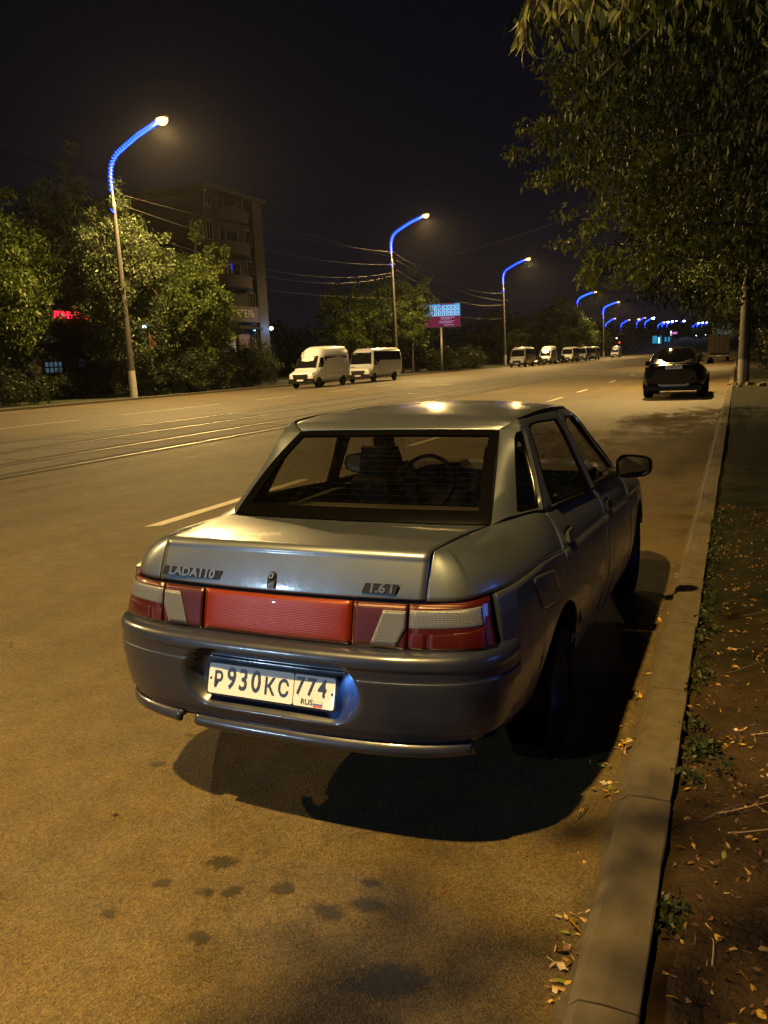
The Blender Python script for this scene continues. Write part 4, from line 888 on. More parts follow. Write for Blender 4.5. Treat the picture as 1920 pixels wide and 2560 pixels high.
# overhead wires
M['wire'] = mat('wire', (.07, .065, .06), .6, metal=.3)
def wire(p, q, sag, rad, label):
    p, q = Vector(p), Vector(q); pts = []
    for i in range(25):
        f = i / 24; r = p.lerp(q, f); r.z -= sag * 4 * f * (1 - f); pts.append(r)
    mb = MB(); mb.tube(pts, rad * .6, 5, caps=False); o = mb.build('overhead_wire', M['wire']); tag(o, label, 'wire', 'overhead wires between the lamp posts')
lampost(PXL, -43.5, 0, 14.1, 3.65, 'white-lit street lamp far behind the camera across the road', warm=False, energy=62000, cone=172, ltype='SPOT', garland=False)
P1, P2, P3, P4 = 40.9, 84.5, 130.8, 197
wire((-34.4, P1, 12.2), (-34.4, P2, 13.2), .5, .016, 'highest wire running from the nearest far-row post to the next')
wire((-34.4, P1, 11.6), (-34.4, P2, 12.0), 1.1, .016, 'second wire from the top leaving the nearest far-row post')
wire((-34.5, P1, 10.4), (-34.4, P2, 11.2), 1.6, .018, 'sagging wire over the apartment block front')
wire((-34.5, P1, 10.0), (-34.4, P2, 10.9), 1.8, .014, 'thin wire just under the sagging one by the block')
wire((-34.4, P2, 13.0), (-34.4, P3, 11.6), 1.3, .018, 'top wire sloping down between second and third posts')
wire((-34.4, P2, 12.4), (-34.4, P3, 10.4), 1.0, .018, 'middle wire above the billboard')
wire((-34.4, P2, 11.4), (-34.4, P3, 9.9), 1.6, .024, 'thickest cable passing above the billboard')
wire((-34.4, P2, 8.0), (-34.4, P3, 7.6), .7, .018, 'lowest wire running right from the billboard')
wire((-34.4, P3, 10.6), (-34.4, P4, 9.5), 3.2, .020, 'slack wire beyond the third post')
wire((-34.4, P3, 8.9), (-34.4, P4, 7.5), 3.0, .020, 'lower slack wire beyond the third post')
wire((-45, 62, 9.6), (-36.0, 86.5, 8.6), .4, .014, 'lone low wire from the apartment block towards the trees')
wire((-18.6, 57, 8.9), (.6, 37.4, 9.2), .15, .014, 'span wire crossing the tram track to the near verge')
wire((-14.0, -5, 6.4), (-16.5, 150, 7.2), .4, .012, 'tram contact wire over the middle of the road')

# ================================================================== OTHER VEHICLES
M['van'] = paint('white_van_paint', (.60, .63, .74), flake=0.0, rough=.4, dust=.20)
M['navy'] = paint('navy_black_paint', (.0015, .002, .008), flake=.0, rough=.12, dust=.0, coat=.05)
M['dkgrey'] = paint('dark_grey_paint', (.05, .05, .055), flake=.4, dust=.1)
M['darkglass'] = mat('dark_vehicle_glass', (.008, .008, .009), .012, spec=.5)
M['headlight'] = mat('headlight_glass', (.45, .45, .42), .08, metal=.6)
M['tarp'] = mat('dark_lorry_tarpaulin', (.045, .032, .026), .8, bump=.4, bscale=3)
M['skid'] = mat('silver_skid_plate', (.35, .35, .36), .3, metal=.7)
M['suvlens'] = mat('smoked_tail_lens', (.020, .002, .003), .1)
def loft(name, secs, m, parent, n=28, p=5.0, cap=True):
    """body skin: sections (y, half width, z0, z1, top half width)"""
    V = []; F = []
    for (y, w, z0, z1, wt) in secs:
        cz, hz = (z0 + z1) / 2, (z1 - z0) / 2
        for k in range(n):
            a = 2 * math.pi * k / n; c, s = math.cos(a), math.sin(a)
            x = math.copysign(abs(c) ** (2 / p), c); z = math.copysign(abs(s) ** (2 / p), s)
            ww = w + (wt - w) * max(0, z) ** 1.3; V.append((x * ww, y, cz + z * hz))
    L = len(secs)
    for i in range(L - 1):
        for k in range(n): F.append((i * n + k, i * n + (k + 1) % n, (i + 1) * n + (k + 1) % n, (i + 1) * n + k))
    if cap: F.append(tuple(range(n))); F.append(tuple((L - 1) * n + k for k in range(n))[::-1])
    o = meshobj(name, V, [f[::-1] for f in F], m, parent, smooth=True, sharp=38); return o
def wheel(parent, x, y, r, w, sd):
    W = empty('wheel', (x, y, r)); W.parent = parent
    t = MB(); t.lathe([(r * .62, -w / 2), (r * .9, -w / 2), (r, -w * .3), (r, w * .3), (r * .9, w / 2), (r * .62, w / 2)], 24, axis='x'); t.build('tyre', M['rubber'], W, smooth=True, sharp=40)
    q = MB(); q.lathe([(r * .63, w * .42 * sd), (r * .52, w * .2 * sd), (r * .25, w * .3 * sd), (0, w * .3 * sd)], 20, axis='x'); q.build('rim', M['steel'], W, smooth=True)
def arch(parent, x, y, r, sd):
    n = 14; V = [(x, y, r * .95)] + [(x, y + math.cos(math.pi * k / n) * r * 1.2, r * .9 + math.sin(math.pi * k / n) * r * 1.22) for k in range(n + 1)]
    mb = MB(); mb.add(V, [(0, k + 1, k + 2) if sd > 0 else (0, k + 2, k + 1) for k in range(n)]); return mb.build('wheel_arch', M['void'], parent)
def quadpatch(name, a, b, c, d, m, parent, thick=.006, nrm=None):
    """thin raised pane with real edges: corners in order"""
    P_ = [Vector(p) for p in (a, b, c, d)]; nn = (P_[1] - P_[0]).cross(P_[3] - P_[0]).normalized()
    if nrm and nn.dot(Vector(nrm)) < 0: nn = -nn; P_ = P_[::-1]
    V = [tuple(p) for p in P_] + [tuple(p + nn * thick) for p in P_]
    return meshobj(name, V, [(3, 2, 1, 0), (4, 5, 6, 7), (0, 1, 5, 4), (1, 2, 6, 5), (2, 3, 7, 6), (3, 0, 4, 7)], m, parent)
def make_van(loc, label, style, scale=1.0, rz=0.0, group='white minibuses parked along the far kerb', route='3', detail=True):
    t = empty('minibus', loc, rz, label, 'minibus', group); t.scale = (1, scale, 1)
    hi = style == 'high'
    if hi:
        secs = [(0.0, .80, .42, .92, .78), (.10, .96, .36, 1.12, .92), (.45, 1.0, .34, 1.26, .93), (.80, 1.01, .34, 1.38, .92), (1.25, 1.015, .34, 2.02, .84), (1.62, 1.015, .34, 2.46, .78), (2.05, 1.015, .34, 2.80, .76), (2.5, 1.015, .34, 2.95, .76), (4.5, 1.015, .36, 3.0, .77), (6.1, 1.0, .40, 2.98, .77), (6.25, .94, .5, 2.85, .74)]
        ws = [(-.84, .86, 1.42), (.84, .86, 1.42), (.74, 1.52, 2.24), (-.74, 1.52, 2.24)]; L = 6.25; wheels = (.92, 4.95)
    else:
        secs = [(0.0, .88, .42, .95, .86), (.10, 1.00, .36, 1.15, .96), (.42, 1.04, .34, 1.30, 1.0), (.62, 1.08, .34, 1.46, 1.02), (.95, 1.09, .34, 2.35, .98), (1.10, 1.09, .34, 2.60, .96), (1.45, 1.09, .34, 2.78, .95), (4.5, 1.09, .36, 2.84, .96), (6.9, 1.08, .40, 2.84, .96), (7.15, 1.04, .5, 2.72, .93)]
        ws = [(-.94, .66, 1.50), (.94, .66, 1.50), (.86, 1.0, 2.42), (-.86, 1.0, 2.42)]; L = 7.15; wheels = (.92, 5.35)
    loft('body', secs, M['van'], t)
    a, b, c, d = ws; k = Vector((0, -.055, .02))
    quadpatch('windscreen', Vector(a) + k, Vector(b) + k, Vector(c) + k, Vector(d) + k, M['darkglass'], t, nrm=(0, -1, .5))
    kk = k + Vector((0, -.012, .004))
    if hi:
        quadpatch('sun_strip', Vector((-.60, 1.425, 2.13)) + kk, Vector((.60, 1.425, 2.13)) + kk, Vector((.58, 1.475, 2.18)) + kk, Vector((-.58, 1.475, 2.18)) + kk, M['plate'], t, nrm=(0, -1, .5))
        quadpatch('route_sticker', (-.66, 1.56, 2.33), (-.42, 1.56, 2.33), (-.42, 1.72, 2.55), (-.66, 1.72, 2.55), M['white'], t, nrm=(0, -1, .6), thick=.02)
        textobj('route_number', route, .24, M['ink'], t, (-.54, 1.605, 2.445), (R(54), 0, 0), .002, 1)
    else:
        quadpatch('route_board', Vector((.05, .915, 2.02)) + kk, Vector((.78, .915, 2.02)) + kk, Vector((.76, .99, 2.36)) + kk, Vector((.05, .99, 2.36)) + kk, M['plate'], t, nrm=(0, -1, .5))
        quadpatch('route_sticker', Vector((-.80, .93, 2.10)) + kk, Vector((-.52, .93, 2.10)) + kk, Vector((-.51, .98, 2.34)) + kk, Vector((-.79, .98, 2.34)) + kk, M['plate'], t, nrm=(0, -1, .5))
        textobj('route_number', route, .2, M['ink'], t, (-.66, .878, 2.25), (R(72), 0, 0), .002, 1)
        quadpatch('bonnet_lettering', (-.82, .30, 1.265), (-.45, .30, 1.28), (-.45, .42, 1.315), (-.82, .42, 1.30), M['dkgrey'], t, nrm=(0, -1, 1), thick=.003)
    # grille, bumper, head lights, plate
    mb = MB(); mb.box(-1.0, 1.0, -.05, .30, .34, .68, taper=.03); mb.build('bumper', M['black'], t)
    quadpatch('grille', (-.55, -.055, .68), (.55, -.055, .68), (.62, .0, .98), (-.62, .0, .98), M['black'], t, nrm=(0, -1, 0), thick=.02)
    for s in (1, -1):
        quadpatch('headlight', (s * .60, .03, .80), (s * .93, .12, .86), (s * .96, .22, 1.08), (s * .66, .06, .98), M['headlight'], t, nrm=(0, -1, 0), thick=.03)
    quadpatch('front_plate', (-.26, -.075, .52), (.26, -.075, .52), (.26, -.075, .63), (-.26, -.075, .63), M['plate'], t, nrm=(0, -1, 0), thick=.01)
    for s in (1, -1):
        w = 1.012 if hi else 1.088
        if hi:
            quadpatch('door_window', (s * (w - .03), 1.02, 1.45), (s * (w - .04), 1.95, 1.45), (s * (w - .115), 1.95, 2.14), (s * (w - .115), 1.52, 2.14), M['darkglass'], t, nrm=(s, 0, .1), thick=.03)
            quadpatch('side_window', (s * (w - .04), 2.10, 1.50), (s * (w - .04), L - .35, 1.50), (s * (w - .115), L - .35, 2.20), (s * (w - .115), 2.10, 2.20), M['darkglass'], t, nrm=(s, 0, .1), thick=.03)
            MB().box(min(s * (w - .09), s * (w - .07)) - .02, max(s * (w - .09), s * (w - .07)) + .02, 2.0, L - .2, 2.32, 2.345).build('side_rib', M['van'], t)
        else:
            V = [(.9, 1.42), (1.55, 1.42), (2.15, 1.78), (L - .3, 1.78), (L - .3, 2.52), (1.12, 2.52)]
            f = lambda y, z: (s * (w + .012 - max(0, z - 1.6) * .115), y, z)
            meshobj('side_window', [f(*q) for q in V], [tuple(range(6)) if s > 0 else tuple(range(6))[::-1]], M['darkglass'], t)
        mb = MB(); mb.box(s * (w + .10) - .09, s * (w + .10) + .09, .98, 1.08, 1.50, 1.78, taper=.02); mb.box(min(s * w, s * (w + .08)) - .02, max(s * w, s * (w + .08)) , 1.02, 1.06, 1.56, 1.60); mb.build('side_mirror', M['black'], t)
        for wy in wheels:
            wheel(t, s * (w - .115), wy, .37, .22, s); arch(t, s * (w + .004), wy, .37, s)
        mb = MB(); mb.box(s * (w + .003) - .003, s * (w + .003) + .003, 1.98, 1.995, .5, 2.3); mb.box(s * (w + .003) - .003, s * (w + .003) + .003, 2.04, L - .1, .98, 1.0); mb.build('door_seam', M['dkgrey'], t)
        MB().box(s * w - .02, s * w + .02, 1.75, 1.90, 1.12, 1.16).build('door_handle', M['black'], t)
    for s in (1, -1): quadpatch('rear_lamp', (s * .8, L + .0, 1.0), (s * .93, L + .0, 1.0), (s * .92, L + .0, 1.5), (s * .8, L + .0, 1.5), M['lens_red'], t, nrm=(0, 1, 0), thick=.02)
    return t
make_van((-28.62, 51.25, 0), 'white high-roof minibus with a route number above the windscreen, first at the far kerb', 'high', route='3')
make_van((-28.70, 61.1, 0), 'white square minibus with a board in its windscreen, behind the high-roof one', 'low', route='4')
make_van((-28.6, 113.5, 0), 'white square minibus right of the third lamp post, largest of the distant row', 'low', route='2')
make_van((-28.9, 132.5, 0), 'white high-roof minibus between two dark cars in the distant row', 'high', route='5')
make_van((-28.7, 150.5, 0), 'white square minibus in the middle of the distant row under the leafy tree', 'low', route='6')
make_van((-28.6, 164.5, 0), 'white minibus partly hidden, second from the right in the tight distant group', 'low', route='7', scale=.85)
make_van((-28.6, 176.5, 0), 'white minibus with a violet glint, last of the tight distant group', 'low', route='8', scale=.85)
make_van((-28.6, 213.0, gz(213)), 'white minibus standing alone at the far end of the row', 'high', route='9')
def make_small_car(loc, rz, label, m):
    t = empty('parked_car', loc, rz, label, 'car', 'dark cars between the distant minibuses')
    loft('body', [(0, .72, .25, .60, .70), (.12, .82, .22, .72, .78), (.8, .84, .2, .86, .74), (1.2, .84, .2, .92, .74), (3.4, .84, .2, .94, .74), (4.1, .80, .24, .88, .70), (4.2, .74, .3, .8, .66)], m, t)
    loft('cabin', [(1.1, .70, .85, .90, .68), (1.7, .70, .85, 1.34, .56), (2.0, .70, .85, 1.42, .55), (3.0, .70, .85, 1.40, .55), (3.7, .70, .85, .93, .62)], M['darkglass'], t)
    for s in (1, -1):
        quadpatch('headlight', (s * .42, -.03, .50), (s * .72, .03, .50), (s * .74, .06, .66), (s * .42, .0, .66), M['headlight'], t, nrm=(0, -1, 0), thick=.02)
        for wy in (.8, 3.3): wheel(t, s * .74, wy, .30, .19, s)
    quadpatch('front_plate', (-.26, -.03, .34), (.26, -.03, .34), (.26, -.03, .45), (-.26, -.03, .45), M['plate'], t, nrm=(0, -1, 0))
    return t
make_small_car((-28.8, 124.5, 0), 0, 'dark small car between the largest distant minibus and the high-roof one', M['dkgrey'])
make_small_car((-28.8, 143.0, 0), 0, 'dark small car behind the distant high-roof minibus', M['navy'])
# ---- dark coupe-shaped SUV ahead
su = empty('parked_suv', (-1.95, 28.75, 0), R(.5), 'dark navy coupe-shaped SUV with silver skid plate parked ahead of the saloon', 'suv')
loft('body', [(0.0, .70, .46, .98, .66), (.05, .88, .40, 1.10, .80), (.20, .97, .34, 1.17, .86), (.45, 1.0, .30, 1.20, .88), (1.0, 1.02, .28, 1.17, .88), (2.5, .99, .26, 1.12, .86), (3.8, .99, .26, 1.06, .84), (4.6, .93, .30, .98, .80), (4.85, .80, .4, .85, .7)], M['navy'], su, n=40, p=4.2)
loft('cabin', [(.16, .76, 1.08, 1.17, .72), (.55, .80, 1.08, 1.34, .66), (1.0, .83, 1.08, 1.52, .62), (1.5, .84, 1.08, 1.64, .60), (2.1, .84, 1.06, 1.69, .60), (2.8, .83, 1.05, 1.66, .60), (3.9, .78, 1.0, 1.10, .70)], M['navy'], su, n=36, p=3.6)
patch('rear_glass', lambda u, v: ((u * 2 - 1) * (.63 - .12 * v), .20 + .95 * v + .10 * (u * 2 - 1) ** 2, 1.200 + .47 * v + .02 * math.sin(v * 3.14) - .03 * (u * 2 - 1) ** 2), 16, 10, mat('suv_rear_glass', (.004, .004, .005), .03, spec=.12), su, out=(0, -1, 1), rim=.02)
for s in (1, -1):
    quadpatch('side_glass', (s * .82, .95, 1.16), (s * .835, 3.0, 1.14), (s * .66, 2.6, 1.57), (s * .68, 1.3, 1.48), M['darkglass'], su, nrm=(s, 0, .3), thick=.015)
    quadpatch('tail_light', (s * .52, .0, .92), (s * .90, .09, .90), (s * .92, .16, 1.05), (s * .50, .02, 1.06), M['suvlens'], su, nrm=(0, -1, 0), thick=.02)
    quadpatch('reflector', (s * .55, -.01, .62), (s * .82, .04, .62), (s * .82, .04, .655), (s * .55, -.01, .655), M['suvlens'], su, nrm=(0, -1, 0), thick=.012)
    for wy in (.92, 3.85): wheel(su, s * .86, wy, .38, .30, s); arch(su, s * 1.022, wy, .38, s)
    mb = MB(); mb.box(s * 1.06 - .12, s * 1.06 + .12, 2.95, 3.06, 1.05, 1.22, taper=.02); mb.build('side_mirror', M['navy'], su)
quadpatch('rear_plate', (-.26, -.03, .975), (.26, -.03, .975), (.26, -.02, 1.085), (-.26, -.02, 1.085), M['plate'], su, nrm=(0, -1, 0), thick=.012)
textobj('plate_characters', 'А730УА774', .105, M['ink'], su, (0, -.046, 1.028), (R(90), 0, 0), .001, .80)
mb = MB(); mb.lathe([(0, .01), (.04, .008), (.045, 0)], 16, Matrix.Translation((0, .03, 1.125)) @ Matrix.Rotation(R(90), 4, 'X')); mb.build('round_emblem', M['badge'], su)
mb = MB(); mb.box(-.42, .42, -.035, .04, .405, .475, taper=.015); mb.box(-.48, -.40, -.03, .04, .43, .50, taper=.01); mb.box(.40, .48, -.03, .04, .43, .50, taper=.01); mb.build('skid_plate', M['skid'], su)
mb = MB(); mb.box(-.88, .88, .0, .3, .26, .42); mb.build('lower_bumper', M['black'], su)
# ---- box lorry farther on
lo_ = empty('box_lorry', (-2.05, 100, 0), 0, 'dark box lorry with tall square body parked beyond the SUV', 'lorry')
MB().box(-1.15, 1.15, 0, 4.6, .95, 3.02).build('cargo_box', M['tarp'], lo_)
MB().box(-1.05, 1.05, 4.8, 6.6, .6, 2.4, taper=.06).build('cab', M['dkgrey'], lo_)
MB().box(-.9, .9, .05, 6.2, .62, .92).build('chassis', M['black'], lo_)
MB().box(-1.1, 1.1, -.05, .05, .55, .72).build('rear_bar', M['steelgrey'], lo_)
for s in (1, -1):
    quadpatch('tail_lamp', (s * .75, -.06, .74), (s * 1.0, -.06, .74), (s * 1.0, -.06, .84), (s * .75, -.06, .84), M['lens_red'], lo_, nrm=(0, -1, 0), thick=.02)
    for wy in (1.2, 5.6): wheel(lo_, s * .92, wy, .45, .28, s)
for x in (-1.0, -.5, 0, .5, 1.0): MB().box(x - .02, x + .02, -.03, -.001, 1.0, 2.98).build('door_rib', M['tarp'], lo_)
quadpatch('rear_plate', (-.26, -.07, .58), (.26, -.07, .58), (.26, -.07, .69), (-.26, -.07, .69), M['plate'], lo_, nrm=(0, -1, 0))
# ================================================================== BUILDINGS AND SIGNS
M['brick'] = mat('dull_brick', (.018, .014, .014), .9, vary=.25, vscale=2, bump=.4)
M['stucco'] = mat('pale_balcony_render', (.045, .040, .044), .9, vary=.15)
M['pilaster'] = mat('end_pilaster_render', (.032, .030, .030), .9, vary=.15, vscale=3)
M['wframe'] = mat('window_frame_white', (.055, .052, .054), .6)
ap = empty('apartment_building', (-45, 74.6, 0), 0, 'six-storey brick apartment block with rounded balconies behind the roadside trees', 'building')
H_ = 17.6
MB().box(-14, -.30, -9.9, -1.8, 0, H_).build('wall', M['brick'], ap)
MB().box(-14, .02, -1.8, 0, 0, H_ + .3).build('end_pilaster', M['pilaster'], ap)
MB().box(-14.4, .35, -10.2, .35, H_ + .3, H_ + .65).build('roof', M['pilaster'], ap)
for st in range(6):
    z0 = st * 3.05 + (0.6 if st else 0)
    for wy, ww in ((-2.5, .9), (-9.0, .8)) if st else ():
        W_ = empty('window', (-.30, wy, z0 + 1.5)); W_.parent = ap
        MB().box(.0, .05, -ww / 2, ww / 2, -.75, .75).build('pane', M['darkglass'], W_)
        fr = MB()
        for (a0, a1, b0, b1) in ((-ww / 2 - .08, -ww / 2, -.83, .83), (ww / 2, ww / 2 + .08, -.83, .83), (-ww / 2, ww / 2, .75, .83), (-ww / 2, ww / 2, -.83, -.75), (-.03, .03, -.75, .75)): fr.box(.0, .09, a0, a1, b0, b1)
        fr.build('frame', M['wframe'], W_)
    if st in (3, 4, 5):
        for by in (-5.6,):
            Bc = empty('balcony', (-.30, by, st * 3.05 + .12)); Bc.parent = ap; n = 16
            prof = [(0, -2.8)] + [(1.25 * min(1, (math.sin(math.pi * k / n)) ** .45), -2.8 + 5.6 * (k / n)) for k in range(1, n)] + [(0, 2.8)]
            mb = MB(); V = [(x, y, 0) for x, y in prof] + [(x, y, 1.15) for x, y in prof]; m_ = len(prof)
            mb.add(V, [(k, k + 1, m_ + k + 1, m_ + k) for k in range(m_ - 1)] + [tuple(range(m_))[::-1]]); mb.build('parapet', M['stucco'], Bc, smooth=False)
            MB().box(.0, .06, -1.8, -.9, .1, 2.3).build('balcony_door', M['darkglass'], Bc); MB().box(.0, .05, -.7, 1.2, 1.0, 2.3).build('balcony_pane', M['darkglass'], Bc)
            mb = MB()
            for yy in (-1.85, -.85, 1.25): mb.box(.0, .10, yy - .04, yy + .04, .1, 2.4)
            mb.build('balcony_frame', M['wframe'], Bc)
# shop front at the foot
MB().box(-.30, .5, -9.2, -1.9, 5.4, 5.6).build('canopy', M['void'], ap)
MB().box(-.30, .15, -8.4, -2.1, 6.1, 7.6).build('sign_board', mat('sign_board_brown', (.06, .045, .05), .8), ap)
textobj('sign_letters', 'МЕБЕЛЬ', .92, mat('sign_letters_grey', (.5, .5, .55), .5, emit=(.6, .6, .8), estr=.004), ap, (.20, -4.9, 6.85), (R(90), 0, R(90)), .03, 1)
quadpatch('banner', (-.2, -8.0, 1.2), (-.2, -6.2, 1.2), (-.2, -6.2, 5.2), (-.2, -8.0, 5.2), mat('pale_blue_banner', (.30, .36, .50), .7, emit=(.35, .45, .8), estr=.045), ap, nrm=(1, 0, 0), thick=.05)
MB().box(-.16, -.13, -7.7, -6.5, 2.0, 3.2).build('banner_print', mat('banner_blue', (.06, .09, .25), .7), ap)
MB().box(-.29, -.15, -5.6, -3.6, .3, 5.0).build('shop_door', mat('shop_door_brown', (.10, .06, .05), .6), ap)
fr = MB(); fr.box(-.29, -.10, -5.75, -5.6, .2, 5.1); fr.box(-.29, -.10, -3.6, -3.45, .2, 5.1); fr.box(-.29, -.10, -5.6, -3.6, 5.0, 5.1); fr.build('door_frame', M['brick'], ap)
wl = empty('wall_lamp', (-44.7, 74.3, 5.55), label='bright blue-white wall lamp on the end corner of the apartment block', cat='wall lamp')
MB().box(-.28, .1, -.05, .05, .05, .13).build('bracket', M['black'], wl)
mb = MB(); mb.lathe([(0, -.17), (.12, -.12), (.17, 0), (.12, .12), (0, .17)], 12, Matrix.Translation((.14, 0, 0))); mb.build('lamp_glass', emat('cold_white_lamp', (.45, .75, 1.0), 40), wl, smooth=True)
ld = bpy.data.lights.new('wall_light', 'POINT'); ld.color = (.15, .4, 1.0); ld.energy = 90; ld.shadow_soft_size = .1
l_ = bpy.data.objects.new('wall_light', ld); link(l_, wl); l_.location = (.5, -.5, -.1)
# neighbouring dark block on the far left edge of the trees
ob = empty('apartment_building', (-62, 40, 0), 0, 'dark plain apartment block far left behind the tall trees', 'building')
MB().box(-12, 0, -40, 8, 0, 15).build('wall', M['brick'], ob); MB().box(-12.3, .3, -40.3, 8.3, 15, 15.4).build('roof', M['pilaster'], ob)
for st in range(5):
    for k in range(10):
        W_ = empty('window', (.01, -38 + 4.4 * k, st * 2.9 + 1.9)); W_.parent = ob
        MB().box(0, .04, -.7, .7, -.7, .7).build('pane', M['darkglass'], W_); MB().box(0, .07, -.04, .04, -.7, .7).build('mullion', M['wframe'], W_)
# shop with red neon
sh = empty('shop_building', (-43.6, 38, 0), 0, 'low dark shop behind the trees carrying red neon letters', 'building')
MB().box(-8, 0, 0, 11, 0, 6.4).build('wall', mat('dark_shop_wall', (.007, .006, .006), .9), sh); MB().box(-8.3, .5, -.3, 11.3, 6.4, 6.7).build('roof', M['void'], sh)
for k, (y0, y1, z0, z1, e) in enumerate([(4.6, 5.4, 3.9, 4.5, .22), (4.4, 6.0, 1.9, 2.6, .35), (7.6, 8.2, 2.2, 2.8, .12)]):
    W_ = empty('window', (.01, (y0 + y1) / 2, (z0 + z1) / 2)); W_.parent = sh; h_, w_ = (z1 - z0) / 2, (y1 - y0) / 2
    MB().box(0, .03, -w_, w_, -h_, h_).build('lit_pane', mat('lit_shop_pane', (.02, .02, .02), .3, emit=(.30, .60, .8), estr=e * .35), W_)
    fr = MB()
    for q in range(5): fr.box(.031, .07, -w_ + 2 * w_ * q / 4 - .04, -w_ + 2 * w_ * q / 4 + .04, -h_, h_)
    fr.box(.031, .07, -w_, w_, -.05, .05); fr.build('frame', M['black'], W_)
ns = empty('neon_sign', (-43.3, 43.7, 5.78), label='red neon shop letters glowing through the trees on the left', cat='neon sign'); ns.rotation_euler = (0, 0, 0)
NEON = emat('red_neon', (1.0, .015, .05), 3.2)
for k, ch in enumerate('ЛОМБАРД'):
    textobj('neon_letter', ch, .62, NEON, ns, (0, .45 * k, 0), (R(90), 0, R(90)), .03, 1, bold=.012)
MB().box(-.12, -.05, -.3, 3.0, -.33, .33).build('sign_backing', mat('dark_red_backing', (.10, .008, .012), .6, emit=(1, .01, .03), estr=.05), ns)
mb = MB(); V = []
for k in range(10): rr = .14 if k % 2 == 0 else .06; V.append((.0, 1.8 + rr * math.sin(2 * math.pi * k / 10), .50 + rr * math.cos(2 * math.pi * k / 10)))
mb.add(V + [(.05, v[1], v[2]) for v in V], [tuple(range(10))[::-1], tuple(range(10, 20))] + [(k, (k + 1) % 10, 10 + (k + 1) % 10, 10 + k) for k in range(10)]); mb.build('star', NEON, ns)
# small lights by the nearest far-row post
sp = empty('floodlight', (-35.5, 43.3, 4.55), label='small white floodlight on a bracket near the nearest far-row post', cat='floodlight')
MB().box(-.1, .1, -.06, .06, -.08, .08).build('lamp_glass', emat('floodlight_glass', (.6, .8, 1.0), 7), sp); MB().tube([(0, .03, 0), (-.5, 0, -.35), (-.85, -.6, -.75)], .025, 5).build('bracket', M['steelgrey'], sp)
fl_ = empty('flag', (-35.0, 43.1, 4.0), label='small dull red flag hanging among the leaves by the nearest post', cat='flag')
mb = MB(); V = []; F = []
for j in range(9):
    for i in range(5): V.append((.06 * math.sin(i * 1.4 + j * .3), .09 * i + .03 * j * .3, -.11 * j))
for j in range(8):
    for i in range(4): F.append((j * 5 + i, j * 5 + i + 1, (j + 1) * 5 + i + 1, (j + 1) * 5 + i))
mb.add(V, F).build('cloth', mat('dull_red_cloth', (.12, .02, .015), .8), fl_, smooth=True); MB().tube([(0, 0, .15), (0, 0, -2.4)], .02, 6).build('staff', M['steelgrey'], fl_)
# roadside billboard screen
bb = empty('billboard', (-34.3, 100.0, 0), R(22), 'lit blue and crimson billboard screen on a post beside the far-row tree', 'billboard')
MB().tube([(-.6, .1, 0), (-.6, .1, 5.6)], .16, 10).build('post', M['steelgrey'], bb, smooth=True)
MB().box(-3.0, 1.95, 0, .35, 5.55, 8.6).build('cabinet', M['black'], bb)
def scr(name, x0, x1, z0, z1, col, e, d): MB().box(x0, x1, -.02 - d, -.005, z0, z1).build(name, emat('screen_' + name, col, e), bb)
scr('red_field', -2.9, 1.85, 5.65, 7.0, (.32, .035, .10), .42, 0); scr('blue_field', -2.9, 1.85, 7.0, 8.5, (.05, .45, .95), .85, 0)
scr('crimson_heading', -.7, 1.2, 8.37, 8.5, (.4, .03, .2), .5, .004)
WT = emat('screen_white', (.55, .75, 1.0), .95); DK = emat('screen_dark_blue', (.03, .10, .28), .35)
for r_ in range(3):
    for c_ in range(9):
        x0 = -2.7 + c_ * .5; z0 = 7.06 + r_ * .43
        MB().box(x0, x0 + .36, -.035, -.021, z0, z0 + .33).build('tile', WT, bb); MB().box(x0 + .08, x0 + .27, -.045, -.0355, z0 + .05, z0 + .26).build('tile_picture', DK, bb)
for k, (x0, x1, z) in enumerate([(-.6, 1.2, 6.78), (-.6, .7, 6.58), (-.8, 1.1, 6.3), (-.8, .8, 6.1), (-.2, 1.0, 5.82)]):
    mb = MB(); xx = x0
    while xx < x1: w_ = random.uniform(.08, .22); mb.box(xx, min(x1, xx + w_), -.035, -.021, z, z + .09); xx += w_ + .05
    mb.build('text_line', emat('screen_text', (.75, .45, .75), .6), bb)
# distant lit kiosk, traffic light, hall
ks = empty('bus_stop_kiosk', (-37.2, 430, gz(430)), 0, 'cyan-lit bus stop kiosk at the foot of the distant hill', 'kiosk')
CY = emat('cyan_panel', (.03, .45, .85), .55)
MB().box(-2.4, 2.0, 0, 2.4, 0, 4.2).build('cabin', mat('kiosk_blue', (.04, .14, .22), .6), ks); MB().box(.2, 1.2, -.06, -.01, .3, 3.2).build('bright_panel', emat('kiosk_white', (.45, .95, 1.0), 1.7), ks)
MB().box(-2.2, -.1, -.06, -.01, .4, 4.0).build('blue_panel', CY, ks); MB().box(1.5, 1.9, -.06, -.01, 0, 4.1).build('blue_panel', CY, ks); MB().box(-2.7, 6.5, -.4, 2.8, 4.2, 4.5).build('canopy', M['void'], ks)
for x in (3.4, 5.0): MB().box(x, x + .9, 1.0, 1.05, 1.0, 3.2).build('lit_panel', CY, ks)
